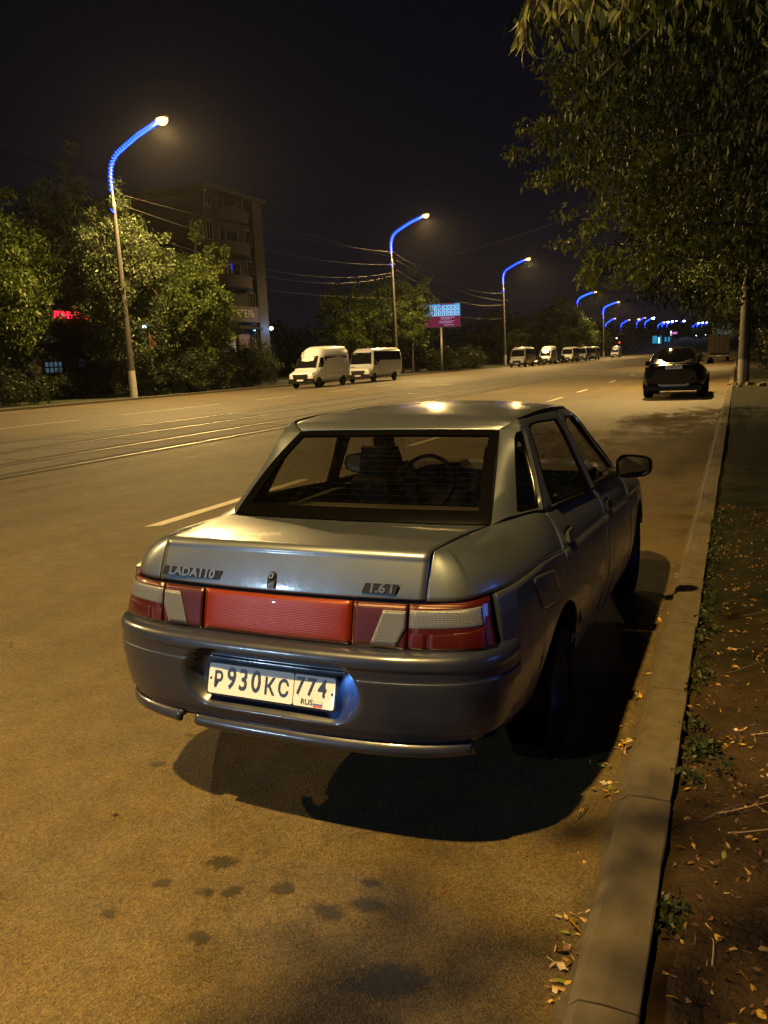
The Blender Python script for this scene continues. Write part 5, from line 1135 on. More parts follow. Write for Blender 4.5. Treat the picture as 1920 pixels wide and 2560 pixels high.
for (x, y, z, c, s_, lab) in [(-35.4, 275, 4.4, (1.0, .05, .03), 6, 'tiny red traffic signal beyond the distant minibuses'), (-44, 300, 6.0, (.8, .9, 1.0), 6, 'left of two tiny white lamps beyond the distant minibuses'), (-39.6, 300, 6.2, (.8, .9, 1.0), 6, 'right of two tiny white lamps beyond the distant minibuses'), (-19.6, 440, 7.6, (.7, .85, 1.0), 6, 'small white lamp low on the hill left of the lorry'), (-16.3, 470, 8.2, (.6, .85, 1.0), 4, 'faint lamp at the edge of the lorry top')]:
    t_ = empty('signal_lamp', (x, y, z), label=lab, cat='lamp'); gzz = gz(y)
    mb = MB(); mb.lathe([(0, -.22), (.16, -.16), (.22, 0), (.16, .16), (0, .22)], 10); mb.build('lamp_glass', emat('small_lamp', c, s_), t_, smooth=True); MB().tube([(0, .2, 0), (0, .2, gzz - z)], .06, 6).build('post', M['steelgrey'], t_)
hs = empty('signboard', (-30.5, 445, gz(445) + 1.0), 0, 'pink and white glowing sign under the distant blue lamps', 'sign')
MB().box(-1.7, -1.1, 0, .1, 2.6, 4.9).build('white_panel', emat('white_glow', (.8, .85, 1.0), 1.6), hs); MB().box(-.7, 1.6, 0, .1, 3.2, 4.2).build('pink_panel', emat('pink_glow', (.9, .25, .7), .8), hs); MB().box(-1.5, -1.3, 0, .1, -1, 2.6).build('post', M['steelgrey'], hs); MB().box(.2, .4, 0, .1, -1, 3.2).build('post', M['steelgrey'], hs)
hh = empty('hillside_hall', (-9.5, 620, gz(620)), 0, 'pale blue-lit roof of a hall on the hill above the lorry', 'building')
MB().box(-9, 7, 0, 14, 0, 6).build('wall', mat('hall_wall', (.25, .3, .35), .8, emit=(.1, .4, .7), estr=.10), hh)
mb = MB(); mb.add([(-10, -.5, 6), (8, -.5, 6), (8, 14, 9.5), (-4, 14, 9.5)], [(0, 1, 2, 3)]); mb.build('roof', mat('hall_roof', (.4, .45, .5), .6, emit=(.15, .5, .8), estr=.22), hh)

# unseen blue shop sign added across the verge to tint the saloon's kerb side
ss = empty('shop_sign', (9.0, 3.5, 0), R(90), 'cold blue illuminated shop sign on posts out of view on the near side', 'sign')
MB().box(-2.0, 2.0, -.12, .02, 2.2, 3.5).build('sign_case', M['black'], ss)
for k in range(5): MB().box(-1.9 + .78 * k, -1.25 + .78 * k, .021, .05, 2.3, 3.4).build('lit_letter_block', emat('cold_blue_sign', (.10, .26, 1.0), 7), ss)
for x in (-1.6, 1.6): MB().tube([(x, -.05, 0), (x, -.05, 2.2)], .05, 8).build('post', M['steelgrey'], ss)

# ================================================================== VEGETATION
def leafmat(name, col, tr=.35, vary=.45, spec=.35):
    m = bpy.data.materials.new(name); m.use_nodes = True; nt = m.node_tree; nt.nodes.clear()
    o = N(nt, 'ShaderNodeOutputMaterial'); d = N(nt, 'ShaderNodeBsdfPrincipled'); t = N(nt, 'ShaderNodeBsdfTranslucent'); mx = N(nt, 'ShaderNodeMixShader'); mx.inputs[0].default_value = tr
    g = N(nt, 'ShaderNodeNewGeometry'); r = N(nt, 'ShaderNodeValToRGB')
    r.color_ramp.elements[0].color = (*[c * (1 - vary) for c in col], 1); r.color_ramp.elements[1].color = (col[0] * (1 + vary * 1.2), col[1] * (1 + vary), col[2] * (1 + vary * .5), 1)
    nt.links.new(g.outputs['Random Per Island'], r.inputs[0]); nt.links.new(r.outputs[0], d.inputs['Base Color']); nt.links.new(r.outputs[0], t.inputs[0])
    d.inputs['Roughness'].default_value = .5; d.inputs['Specular IOR Level'].default_value = spec
    nt.links.new(d.outputs[0], mx.inputs[1]); nt.links.new(t.outputs[0], mx.inputs[2]); nt.links.new(mx.outputs[0], o.inputs[0]); return m
M['leafA'] = leafmat('maple_leaf_olive', (.060, .092, .015)); M['leafB'] = leafmat('leaf_deep_green', (.020, .032, .010)); M['leafD'] = leafmat('leaf_shaded_dark', (.018, .026, .008), .15, spec=.08); M['leafY'] = leafmat('yellow_green_lit_leaf', (.120, .145, .022)); M['leafR'] = leafmat('near_verge_leaf', (.055, .066, .015)); M['leafC'] = leafmat('leaf_grey_green', (.052, .075, .028))  # leafD: crown shade put into the colour; leafY: lamplight put into it
M['leafN'] = leafmat('near_leaf', (.060, .066, .018), .3); M['bark'] = mat('bark', (.06, .048, .036), .95, vary=.4, vscale=12, bump=.8, bscale=30)
def leafcloud(name, cen, per, spread, size, m, parent, droop=.6, seed=1, elong=2.2, kind=None):
    r = np.random.default_rng(seed); cen = np.asarray(cen, float); n = len(cen) * per
    c = np.repeat(cen, per, axis=0); d = r.normal(0, 1, (n, 3)); d /= np.linalg.norm(d, axis=1, keepdims=True); rad = r.random(n) ** .5 * spread
    pos = c + d * rad[:, None] * np.array((1, 1, .75)); pos[:, 2] -= .25 * spread * r.random(n)
    ax = r.normal(0, 1, (n, 3)); ax[:, 2] -= droop * 2; ax /= np.linalg.norm(ax, axis=1, keepdims=True)
    w = np.cross(ax, r.normal(0, 1, (n, 3))); w /= np.linalg.norm(w, axis=1, keepdims=True) + 1e-9; nn = np.cross(ax, w)
    s = size * (0.6 + .8 * r.random(n))[:, None]
    v0 = pos; v1 = pos + ax * s * .42 + w * s / elong / 1.0 * .5 + nn * s * .08; v2 = pos + ax * s + nn * s * -.06; v3 = pos + ax * s * .42 - w * s / elong * .5 + nn * s * .08
    V = np.stack([v0, v1, v2, v3], 1).reshape(-1, 3)
    me = bpy.data.meshes.new(name); me.vertices.add(4 * n); me.vertices.foreach_set('co', V.astype(np.float32).ravel())
    me.loops.add(4 * n); me.loops.foreach_set('vertex_index', np.arange(4 * n, dtype=np.int32)); me.polygons.add(n); me.polygons.foreach_set('loop_start', np.arange(0, 4 * n, 4, dtype=np.int32)); me.polygons.foreach_set('loop_total', np.full(n, 4, dtype=np.int32))
    me.update(calc_edges=True); me.materials.append(m); o = bpy.data.objects.new(name, me); link(o, parent)
    if kind: o['kind'] = kind
    return o
def crown_centres(n, c, rad, seed, zmin=None, hollow=.45, lump=.25):
    r = np.random.default_rng(seed); out = []
    ph = r.random(6) * 6.28
    while len(out) < n:
        d = r.normal(0, 1, 3); d /= np.linalg.norm(d); az = math.atan2(d[1], d[0])
        k = (hollow + (1 - hollow) * r.random() ** .6) * (1 + lump * math.sin(3 * az + ph[0]) * math.cos(4 * d[2] + ph[1]) + lump * .6 * math.sin(7 * az + ph[2] + 5 * d[2]))
        p = np.array(c) + d * k * np.array(rad)
        if zmin is None or p[2] > zmin: out.append(p)
    return out
def tree(loc, c, rad, label, m, ncl=160, per=70, spread=.55, leaf=.2, trunk=.18, seed=1, group=None, zmin=None, droop=.5, hollow=.45, cat='tree', lump=.25):
    """c = crown centre relative to the foot"""
    t = empty('leafy_tree', loc, 0, label, cat, group); r = random.Random(seed)
    cen = crown_centres(ncl, c, rad, seed, zmin, hollow, lump)
    mb = MB(); top = Vector(c) + Vector((0, 0, rad[2] * .5)); base = Vector((0, 0, -.1)); pts = []
    for i in range(7): f = i / 6; p = base.lerp(top, f); p.x += .12 * math.sin(4 * f + seed); p.y += .12 * math.cos(3 * f + seed); pts.append(p)
    pts[0] = base; mb.tube(pts, [trunk * (1.25 - .0 * i) if i == 0 else trunk * (1 - i / 7.5) for i in range(7)], 9); mb.build('trunk', M['bark'], t, smooth=True)
    lb = MB()
    for k in range(14):
        f = .35 + .5 * r.random(); s = base.lerp(top, f); e = Vector(cen[r.randrange(len(cen))]); mid = s.lerp(e, .5) + Vector((0, 0, .15 * rad[2])); lb.tube([s, mid, e], [trunk * .38 * (1.1 - f), trunk * .22, trunk * .06], 5, caps=False)
    lb.build('limbs', M['bark'], t, smooth=True)
    leafcloud('crown', cen, per, spread, leaf, m, t, droop, seed + 50); return t
G1 = 'trees behind the far kerb'
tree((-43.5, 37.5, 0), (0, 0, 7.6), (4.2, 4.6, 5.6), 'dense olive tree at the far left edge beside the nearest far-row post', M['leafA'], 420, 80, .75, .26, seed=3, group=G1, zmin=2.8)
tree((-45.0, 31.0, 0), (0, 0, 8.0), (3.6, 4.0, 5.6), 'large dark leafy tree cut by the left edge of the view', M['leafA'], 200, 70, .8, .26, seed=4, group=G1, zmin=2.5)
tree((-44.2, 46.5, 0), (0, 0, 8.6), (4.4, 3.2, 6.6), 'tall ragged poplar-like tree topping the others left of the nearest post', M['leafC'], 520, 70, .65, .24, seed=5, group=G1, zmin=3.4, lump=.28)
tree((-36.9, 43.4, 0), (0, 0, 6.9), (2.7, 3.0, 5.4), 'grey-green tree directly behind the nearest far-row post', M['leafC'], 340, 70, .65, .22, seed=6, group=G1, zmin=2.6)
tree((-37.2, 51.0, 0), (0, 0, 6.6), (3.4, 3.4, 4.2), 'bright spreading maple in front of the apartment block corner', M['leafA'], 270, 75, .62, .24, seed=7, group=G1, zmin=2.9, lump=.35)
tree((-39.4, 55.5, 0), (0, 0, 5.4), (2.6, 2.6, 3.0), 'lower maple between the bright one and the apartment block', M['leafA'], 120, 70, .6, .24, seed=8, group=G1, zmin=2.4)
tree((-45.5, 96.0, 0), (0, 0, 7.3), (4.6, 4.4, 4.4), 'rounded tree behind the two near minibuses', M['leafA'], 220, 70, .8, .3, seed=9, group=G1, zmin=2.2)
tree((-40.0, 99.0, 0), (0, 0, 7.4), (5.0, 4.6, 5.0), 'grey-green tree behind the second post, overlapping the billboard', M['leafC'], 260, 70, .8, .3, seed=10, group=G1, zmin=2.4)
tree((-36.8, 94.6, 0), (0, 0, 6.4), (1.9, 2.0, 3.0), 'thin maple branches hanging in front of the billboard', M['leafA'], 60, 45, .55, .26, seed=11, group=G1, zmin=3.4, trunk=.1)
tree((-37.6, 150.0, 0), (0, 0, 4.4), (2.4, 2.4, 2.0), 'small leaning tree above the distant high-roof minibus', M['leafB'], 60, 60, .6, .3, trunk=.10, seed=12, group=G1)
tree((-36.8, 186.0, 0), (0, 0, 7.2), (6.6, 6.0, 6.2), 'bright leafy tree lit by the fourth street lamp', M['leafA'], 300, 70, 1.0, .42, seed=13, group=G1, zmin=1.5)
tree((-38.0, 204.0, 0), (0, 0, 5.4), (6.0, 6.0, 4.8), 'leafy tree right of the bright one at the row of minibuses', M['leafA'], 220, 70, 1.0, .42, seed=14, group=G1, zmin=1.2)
tree((-44.0, 165.0, 0), (0, 0, 5.6), (8.0, 8.0, 5.0), 'broad dark tree behind the distant minibuses', M['leafB'], 240, 60, 1.1, .42, seed=15, group=G1, zmin=.8)
tree((-42, 255.0, gz(255)), (0, 0, 5.0), (8.0, 8.0, 5.0), 'dark tree beyond the end of the minibus row', M['leafB'], 200, 60, 1.2, .5, seed=16, group=G1, zmin=.8)
tree((-31, 480.0, gz(480)), (0, 0, 6.0), (5.5, 5, 4.6), 'small green-lit tree under the distant blue lamps', M['leafB'], 120, 60, 1.2, .6, seed=17, group=G1, zmin=.8)
tree((-20.5, 505.0, gz(505)), (0, 0, 3.8), (8.0, 5, 3.0), 'green-lit shrubby tree under the hilltop lamps', M['leafB'], 140, 60, 1.2, .6, seed=18, group=G1, zmin=.6)
def bush(loc, rad, label, m, ncl, per, spread, leaf, seed, group='bushes along the far kerb'):
    t = empty('bush', loc, 0, label, 'bush', group); leafcloud('foliage', crown_centres(ncl, (0, 0, rad[2] * .85), rad, seed, .05, .5, .3), per, spread, leaf, m, t, .1, seed)
    mb = MB(); r = random.Random(seed)
    for k in range(7): a = r.random() * 6.28; mb.tube([(0, 0, -.05), (math.cos(a) * rad[0] * .4, math.sin(a) * rad[1] * .4, rad[2] * 1.1)], [.03, .01], 5, caps=False)
    mb.build('stems', M['bark'], t); return t
bush((-36.0, 43.3, .1), (1.5, 1.7, 1.5), 'dark rounded bush right beside the foot of the nearest far-row post', M['leafB'], 110, 70, .4, .16, 21)
bush((-35.6, 47.4, .1), (1.5, 2.0, 1.6), 'larger dark bush between the nearest post and the apartment door', M['leafB'], 140, 70, .45, .16, 22)
bush((-36.6, 52.0, .1), (1.8, 2.2, 1.7), 'dark bush just left of the high-roof minibus', M['leafB'], 130, 60, .45, .18, 23)
bush((-37.6, 58.0, .1), (2.2, 3.0, 1.9), 'wide bush behind the nose of the high-roof minibus', M['leafB'], 130, 60, .5, .2, 24)
bush((-42.0, 66.0, .1), (2.0, 3.4, 1.9), 'bush hiding the foot of the apartment block corner', M['leafB'], 120, 60, .5, .2, 25)
bush((-36.8, 104.0, .1), (3.0, 5.5, 1.7), 'low bushes under the billboard', M['leafB'], 160, 60, .6, .25, 26)
bush((-37.2, 118.0, .1), (2.4, 6.0, 1.6), 'low dark bushes between billboard and third lamp post', M['leafB'], 140, 60, .6, .25, 27)
bush((-37.0, 33.5, .1), (1.4, 3.0, 1.1), 'low dark bush left of the nearest far-row post', M['leafB'], 100, 60, .4, .16, 28)
bush((-41.0, 41.0, .1), (1.5, 2.6, 1.0), 'green-lit low bush in front of the neon shop', M['leafB'], 90, 60, .4, .16, 29)
tl = leafcloud('treeline', [(-58 - 14 * random.random() - (3 if k % 2 else 0), 70 + 190 * random.random(), .5 + 7.5 * random.random() ** 1.2) for k in range(520)], 40, 1.9, .75, M['leafB'], None, .2, 31, kind='stuff')
tag(tl, 'far dark wood filling the gap behind the minibuses', 'trees')
tl2 = leafcloud('treeline', [(4.5 + 8 * random.random() + (y_ := 60 + 300 * random.random()) * 0, y_, gz(y_) + .5 + 7 * random.random() ** 1.2) for k in range(420)], 40, 2.0, .8, M['leafB'], None, .2, 32, kind='stuff')
tag(tl2, 'dark wood along the near verge beyond the lorry', 'trees')
tl3 = leafcloud('treeline', [(-120 + 150 * random.random(), 640 + 60 * random.random(), gz(650) + 10 * random.random()) for k in range(260)], 40, 5, 2.2, M['leafB'], None, .2, 33, kind='stuff')
tag(tl3, 'dark hilltop wood beyond the end of the street', 'trees')
# ---- near verge trees
G2 = 'trees on the near verge'
tree((1.9, 16.0, 0), (-.2, 0, 5.9), (4.4, 3.9, 3.1), 'box elder with olive leaves reaching out over the kerb lane', M['leafR'], 560, 75, .42, .105, trunk=.2, seed=41, group=G2, zmin=2.75, droop=.9, lump=.3)
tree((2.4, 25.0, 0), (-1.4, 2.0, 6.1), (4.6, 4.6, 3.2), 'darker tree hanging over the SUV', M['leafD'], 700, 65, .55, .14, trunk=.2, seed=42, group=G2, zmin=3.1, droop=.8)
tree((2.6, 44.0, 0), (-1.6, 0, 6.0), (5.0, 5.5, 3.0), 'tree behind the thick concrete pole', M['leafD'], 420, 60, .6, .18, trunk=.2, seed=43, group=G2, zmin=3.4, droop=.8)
tree((2.6, 58.0, 0), (-1.6, 0, 5.8), (5.0, 6, 3.2), 'second tree beyond the thick concrete pole', M['leafB'], 400, 60, .7, .22, trunk=.2, seed=44, group=G2, zmin=3.2, droop=.8)
tree((2.6, 84.0, 0), (-.6, 0, 5.6), (4.8, 8, 3.2), 'last tree of the near verge above the lorry', M['leafB'], 240, 60, .8, .28, trunk=.2, seed=45, group=G2, zmin=3.0, droop=.8)
# twigs reaching out from the box elder over the lane
ext = empty('leafy_tree', (2.0, 14.2, 0), 0, 'bright olive box elder boughs poking out left of the dark canopy', 'tree', G2)
mb = MB(); mb.tube([(0, 0, -.1), (-.1, 0, 2.2), (-.6, 0, 4.6), (-1.4, .1, 6.4)], [.15, .12, .09, .04], 8); mb.build('trunk', M['bark'], ext, smooth=True)
re_ = np.random.default_rng(5); ends = [(-3.45, 13.5, 4.95), (-3.05, 13.9, 5.35), (-2.75, 13.2, 5.9), (-2.95, 13.0, 4.25), (-2.5, 13.5, 3.5), (-2.35, 13.6, 3.0), (-2.2, 14.0, 2.75), (-2.6, 13.2, 6.5), (-3.0, 14.4, 6.0), (-2.5, 14.2, 4.7), (-2.1, 13.4, 5.3), (-1.9, 13.4, 6.2), (-1.9, 13.6, 4.1)]
cs = []; lb = MB()
for e in ends:
    e = np.array(e) - np.array((2.0, 14.2, 0)); s0 = np.array((-.7, 0, min(5.8, e[2] + .3))); md = (s0 + e) / 2 + np.array((0, 0, .35)); lb.tube([tuple(s0), tuple(md), tuple(e)], [.035, .02, .006], 5, caps=False)
    for f in np.linspace(.35, 1.0, 11):
        p = (1 - f) ** 2 * s0 + 2 * f * (1 - f) * md + f * f * e
        for _ in range(2): cs.append(p + re_.normal(0, .12 + .10 * (1 - f), 3))
lb.build('limbs', M['bark'], ext, smooth=True)
leafcloud('crown', cs, 34, .24, .10, M['leafY'], ext, .6, 66)
# overhanging near tree: trunk off to the right, boughs over the camera
nt_ = empty('leafy_tree', (2.6, 6.2, 0), 0, 'big overhanging tree whose long pointed leaves droop into the top right corner', 'tree', G2)
mb = MB(); mb.tube([(0, 0, -.1), (.05, 0, 1.5), (-.1, -.1, 3.0), (-.5, -.2, 4.6), (-.7, 0, 6.5)], [.26, .21, .18, .13, .07], 12); mb.build('trunk', M['bark'], nt_, smooth=True)
lb = MB(); lb.tube([(-.1, -.1, 2.9), (-1.2, -1.2, 3.6), (-2.4, -2.4, 3.5), (-3.2, -2.9, 3.15)], [.10, .06, .03, .01], 7); lb.tube([(-.3, -.1, 3.4), (-1.6, .3, 4.3), (-2.9, .8, 4.3), (-3.8, 1.4, 3.9)], [.10, .06, .03, .01], 7); lb.tube([(-.2, -.1, 3.2), (-.9, -2.0, 3.7), (-1.6, -3.6, 3.4)], [.09, .05, .015], 7)
lb.tube([(-.3, 0, 3.5), (-1.3, 2.2, 4.5), (-2.6, 4.0, 4.4)], [.09, .05, .015], 7); lb.build('boughs', M['bark'], nt_, smooth=True)
r = np.random.default_rng(77); cs = []
while len(cs) < 230:   # inner foliage, 5 to 11 m away
    y = 4.9 + 6.0 * r.random(); x = -.205 * y + .06 + (4.2 + .2 * y) * r.random() ** 1.15; zb = 1.632 + .165 * y + .10 * max(0, -.5 - x); z = zb + .15 + 2.9 * r.random()
    cs.append((x - 2.6, y - 6.2, z))
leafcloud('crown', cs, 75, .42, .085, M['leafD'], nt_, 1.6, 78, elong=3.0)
cs = []
while len(cs) < 60:
    y = 3.6 + 1.6 * r.random(); x = -.2 * y + .15 + 1.9 * r.random(); cs.append((x - 2.6, y - 6.2, 1.632 + .33 * y + .1 + 1.0 * r.random()))
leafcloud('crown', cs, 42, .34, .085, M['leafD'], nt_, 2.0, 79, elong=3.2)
cs = []
for _ in range(330):   # high crown above the frame: shades the verge from the lamp behind
    cs.append((-1.5 + 6.0 * r.random() - 2.6, 1.7 + 8.5 * r.random() - 6.2, 4.9 + 3.4 * r.random()))
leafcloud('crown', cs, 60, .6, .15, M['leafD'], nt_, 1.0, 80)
cs = []
while len(cs) < 56:   # a bough straight above the camera
    x = -1.95 + 1.9 * r.random(); y = -.7 + 1.8 * r.random()
    if y < .62 + 1.0 * min(.30, x + 1.50) + .10 * math.sin(x * 14): cs.append((x - 2.6, y - 6.2, 3.9 + .7 * r.random()))
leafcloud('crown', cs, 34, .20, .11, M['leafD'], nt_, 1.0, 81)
def leafmesh(name, m, L=.105, Wd=.036, curl=.5, lobes=0, seed=0):
    rr = random.Random(seed); n = 7; V = []; F = []
    for i in range(n + 1):
        f = i / n; w = Wd * (math.sin(math.pi * min(1, f * 1.15 + .04)) ** .8) * (1 - f * .35); w = max(w, .0012)
        if lobes and i in (3,): w *= 1.35
        a = curl * f; x = L * (math.sin(a) / max(curl, .01) if curl else f); z = -L * (1 - math.cos(a)) / max(curl, .01)
        V += [(-w, x, z - w * .25), (0, x, z + .001), (w, x, z - w * .25)]
    for i in range(n):
        for k in (0, 1): F.append((i * 3 + k, i * 3 + k + 1, (i + 1) * 3 + k + 1, (i + 1) * 3 + k))
    V += [(-.0012, -.03, .006), (.0012, -.03, .006)]; F.append((len(V) - 2, len(V) - 1, 1)); me = bpy.data.meshes.new(name); me.from_pydata(V, [], F); me.update(); me.materials.append(m)
    me.polygons.foreach_set('use_smooth', [True] * len(F)); return me
nm = [leafmesh('leaf', M['leafN'], L, w, c, lo, k) for k, (L, w, c, lo) in enumerate([(.11, .0105, 1.1, 0), (.10, .013, .9, 0), (.125, .0095, 1.5, 0), (.085, .014, .6, 0)])]
twl = MB(); cnt = 0
for k in range(34):
    y = 2.55 + 1.5 * r.random() ** .9; xl = -.243 * y + .03; x = xl + (0 if k < 7 else .9 * r.random() ** 1.3 * (1.25)); zt = 1.632 + .375 * y + .10 * r.random()
    if k >= 7: zt += .22 * r.random()
    base = Vector((x - 2.6, y - 6.2, zt)); dirv = Vector((-.25 + .3 * r.random(), -.25 + .5 * r.random(), -.9)).normalized(); Lh = .05 + .08 * r.random(); tip = base + dirv * Lh
    twl.tube([base + Vector((.10, .06, .22)), base, tip], [.004, .003, .0015], 5, caps=False)
    for q in range(6):
        if cnt >= 180: break
        p = base.lerp(tip, q / 5); o = bpy.data.objects.new('leaf', nm[cnt % 4]); link(o, nt_); cnt += 1
        o.location = p; az = r.random() * 6.28; o.rotation_euler = (R(-40 - 45 * r.random()), R(-40 + 80 * r.random()), az); s_ = .6 + .4 * r.random(); o.scale = (s_, s_, s_)
twl.build('twigs', M['bark'], nt_)['kind'] = 'stuff'
# dark shrubbery along the inner side of the near verge
for k, (x, y, rx, ry, rz_) in enumerate([(4.2, 9, 1.6, 3.5, 1.5), (3.6, 16, 1.6, 3.5, 1.5), (3.2, 24, 1.5, 4, 1.5), (3.0, 33, 1.5, 5, 1.5), (3.0, 44, 1.5, 6, 1.6), (2.6, 58, 1.2, 8, 1.6), (4.0, 75, 2.5, 10, 2.0)]):
    bush((x, y, .04), (rx, ry, rz_), ['dark bush at the right edge nearest the camera', 'dark bush at the right edge behind the nearest one', 'dark bush at the right edge level with the saloon nose shadow', 'dark bush right of the thick concrete pole', 'dark bush behind the thick concrete pole', 'low dark bush beyond the pole towards the lorry', 'dark bush right of the lorry'][k], M['leafB'], 130, 60, .5, .14 if y < 40 else .2, 60 + k, group='bushes on the near verge')
# ---- weeds along the kerb back edge
wd = []
for k in range(95):
    y = 2.9 + 5.5 * r.random() ** 1.0; x = KX + KW + .015 + .07 * r.random() ** 1.5; wd.append((x, y, .075))
for k in range(16): wd.append((KX + KW + .05 + .12 * r.random(), 3.0 + .25 * r.random(), .07)); wd.append((KX + KW + .03 + .03 * r.random(), 2.1 + .12 * r.random(), .065)) if k % 3 == 0 else None
M['weed'] = leafmat('weed_leaf', (.026, .038, .012), .2)
w_ = leafcloud('weeds', wd, 15, .045, .024, M['weed'], None, -.3, 90, elong=1.7, kind='stuff'); tag(w_, 'low green weeds growing behind the kerb stones', 'weeds')
# ---- fallen leaves, twigs and litter
def flmat(n, c): return leafmat(n, c, .12, .3)
FL = [flmat('fallen_leaf_yellow', (.42, .27, .05)), flmat('fallen_leaf_tan', (.30, .19, .08)), flmat('fallen_leaf_brown', (.13, .07, .03)), flmat('fallen_leaf_pale', (.42, .33, .20)), flmat('fallen_leaf_green', (.16, .18, .03))]
fm = []
for k in range(10): fm.append(leafmesh('fallen_leaf', FL[[0, 1, 2, 3, 0, 1, 4, 1, 2, 0][k]], [.055, .045, .05, .035, .04, .06, .05, .03, .04, .03][k], [.010, .008, .010, .010, .011, .007, .012, .008, .012, .008][k], [.5, 1.4, .9, .4, 1.0, 1.8, .5, 1.2, 1.5, .8][k], k % 2, k))
spots = []
def pile(x, y, n, sx, sy): 
    for _ in range(n): spots.append((x + r.normal(0, sx), y + r.normal(0, sy), .006 + .012 * r.random(), 'pile'))
pile(KX - .05, 3.28, 16, .022, .035); pile(KX - .11, 3.06, 4, .02, .015); pile(KX - .05, 2.87, 16, .022, .035); pile(KX - .042, 1.95, 26, .018, .075); pile(KX - .065, 2.12, 6, .02, .02); pile(KX - .035, 4.98, 16, .014, .16); pile(KX - .05, 3.8, 6, .015, .03); pile(KX - .045, 4.08, 4, .015, .03); pile(KX - .05, 3.46, 3, .015, .02)
for k in range(8): spots.append((KX - .02 - .25 * r.random() ** 2, 2 + 7 * r.random(), .004, 'lane'))
for (x, y, l) in [(-2.10, 2.13, 'curled tan leaf lying alone on the asphalt at the left'), (-1.36, 1.45, 'curled brown leaf lying alone near the bottom edge'), (-.59, 2.38, 'narrow pale leaf on the asphalt just below the rounded shadow corner'), (-.79, 2.11, 'small pale leaf on the asphalt below the shadow'), (-.41, 2.42, 'green-yellow leaf lying on the asphalt beside the kerb'), (-.47, 2.70, 'pale leaf by the dark twig on the asphalt')]: spots.append((x, y, .005, l))
for k in range(150):
    y = 1.8 + 3.6 * r.random() ** 1.2; x = KX + KW + .03 + .45 * r.random() ** .9; spots.append((x, y, KH - .01, 'verge'))
cname = ['yellow', 'tan', 'brown', 'pale', 'yellow', 'tan', 'green', 'tan', 'brown', 'yellow']; shp = ['flat', 'curled', 'bent', 'flat', 'small', 'tightly curled', 'fresh', 'narrow', 'broad curled', 'tiny']
grp = {'pile': 'leaves heaped in the gutter', 'lane': 'leaves on the asphalt by the kerb', 'verge': 'fallen leaves on the verge soil'}
def where(l, x, y):
    if l == 'pile': return ('in the lowest heap against the kerb face' if y < 2.3 else 'in the heap by the car shadow corner' if y < 2.85 else 'in the heap beside the shadow edge' if y < 3.3 else 'in the thin heap along the shadowed kerb' if y < 4.0 else 'in the long heap near the car flank')
    if l == 'lane': return 'alone on the asphalt strip beside the kerb'
    side = 'close behind the kerb' if x < KX + KW + .16 else 'out on the bare soil' if x < KX + KW + .34 else 'far from the kerb'
    return side + (' near the bottom edge' if y < 2.4 else ' level with the cracked joint' if y < 3.0 else ' beside the weed clump' if y < 3.8 else ' further up')
for k, (x, y, z, l) in enumerate(spots):
    q = int(r.integers(0, 10)); o = bpy.data.objects.new('fallen_leaf', fm[q]); link(o); o.location = (x, y, (vz(x, y) + .006) if l == 'verge' else z); s_ = .55 + .7 * r.random(); o.scale = (s_, s_, s_)
    o.rotation_euler = (R(r.normal(0, 16)), R(r.normal(0, 25)), 6.28 * r.random())
    tag(o, (shp[q] + ' ' + cname[q] + ' leaf ' + where(l, x, y)) if l in grp else l, 'leaf', grp.get(l))
lit = [(KX + KW + .02 + 1.1 * r.random() ** .8, 1.6 + 7 * r.random() ** 1.3) for _ in range(1500)]
ll = leafcloud('leaf_litter', [(x, y, vz(x, y) + .008) for x, y in lit], 3, .03, .021, FL[2], None, 0, 91, kind='stuff'); tag(ll, 'crumbled brown leaf litter spread over the verge soil', 'litter')
l2 = [(KX + KW + .02 + 1.1 * r.random() ** .8, 1.6 + 7 * r.random() ** 1.3) for _ in range(520)]
ll = leafcloud('leaf_litter', [(x, y, vz(x, y) + .008) for x, y in l2], 2, .03, .024, FL[1], None, 0, 92, elong=4, kind='stuff'); tag(ll, 'pale dry leaf scraps spread over the verge soil', 'litter')
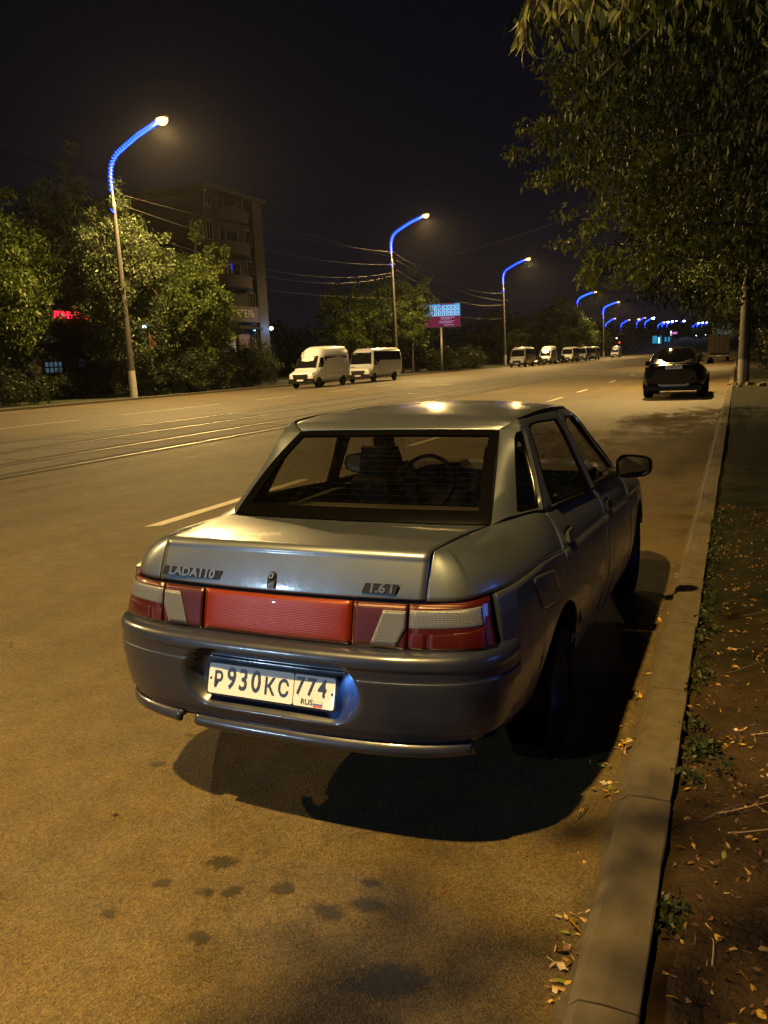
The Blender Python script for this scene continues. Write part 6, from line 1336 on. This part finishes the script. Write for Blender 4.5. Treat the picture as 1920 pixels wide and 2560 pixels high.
tw = [((.00, 4.05), .5, .34, 'long curved dark twig lying on the verge soil'), ((-.02, 2.75), .2, .25, 'pale forked twig on the soil near the weeds'), ((.02, 2.62), .05, .3, 'thin pale stick lying flat on the soil'), ((-.06, 2.68), .6, .2, 'short dark twig crossing the pale stick'), ((-.47, 2.66), 1.25, .09, 'thin dark twig on the asphalt beside the kerb'), ((.10, 3.4), -.1, .2, 'straight tan stick near the right edge'), ((-.01, 1.98), 1.5, .12, 'upright-lying thin stalk near the bottom of the verge'), ((.12, 2.9), .3, .18, 'bent twig at the right edge of the verge'), ((.05, 5.0), .2, .3, 'distant dark twig on the verge soil')]
for (x, y), a, L, lab in tw:
    mb = MB(); P_ = []
    for i in range(8): f = i / 7; P_.append((L * f * math.cos(a + .5 * f * (1 if L > .2 else .2)), L * f * math.sin(a + .5 * f), .004 + .02 * math.sin(f * math.pi)))
    mb.tube(P_, [.0022 * (1 - .6 * i / 7) + .0006 for i in range(8)], 5)
    if L > .19: mb.tube([P_[4], (P_[4][0] + .05, P_[4][1] - .03, .01)], [.0014, .0006], 4)
    o = mb.build('fallen_twig', M['bark'] if 'dark' in lab else mat('dry_stick', (.26, .18, .11), .8)); o.location = (x, y, (vz(x, y) + .004) if x > KX + KW else .003); tag(o, lab, 'twig')
# rubble by the pole foot
rb = MB()
for k in range(26):
    x, y = .2 + random.uniform(-.55, 1.2), 37 + random.uniform(-2.4, 1.5); s_ = random.uniform(.05, .16); rb.box(-s_, s_, -s_ * .8, s_ * .8, -.02, s_ * random.uniform(.5, 1.1), Matrix.Translation((x, y, .06)) @ Matrix.Rotation(random.random() * 3, 4, 'Z'), taper=s_ * .3)
o = rb.build('rubble', M['concrete']); tag(o, 'pale broken concrete lumps around the thick pole foot', 'rubble', kind='stuff')


# ================================================================== NIGHT AIR
hz = MB().box(-260, 60, -60, 690, -2, 24).build('haze', None); hz['kind'] = 'stuff'
hm_ = bpy.data.materials.new('night_air'); hm_.use_nodes = True; nt = hm_.node_tree; nt.nodes.clear()
o_ = N(nt, 'ShaderNodeOutputMaterial'); v_ = N(nt, 'ShaderNodeVolumePrincipled'); v_.inputs['Density'].default_value = .00009; v_.inputs['Color'].default_value = (.85, .85, .92, 1); v_.inputs['Anisotropy'].default_value = .75
nt.links.new(v_.outputs[0], o_.inputs['Volume']); hz.data.materials.clear(); hz.data.materials.append(hm_)
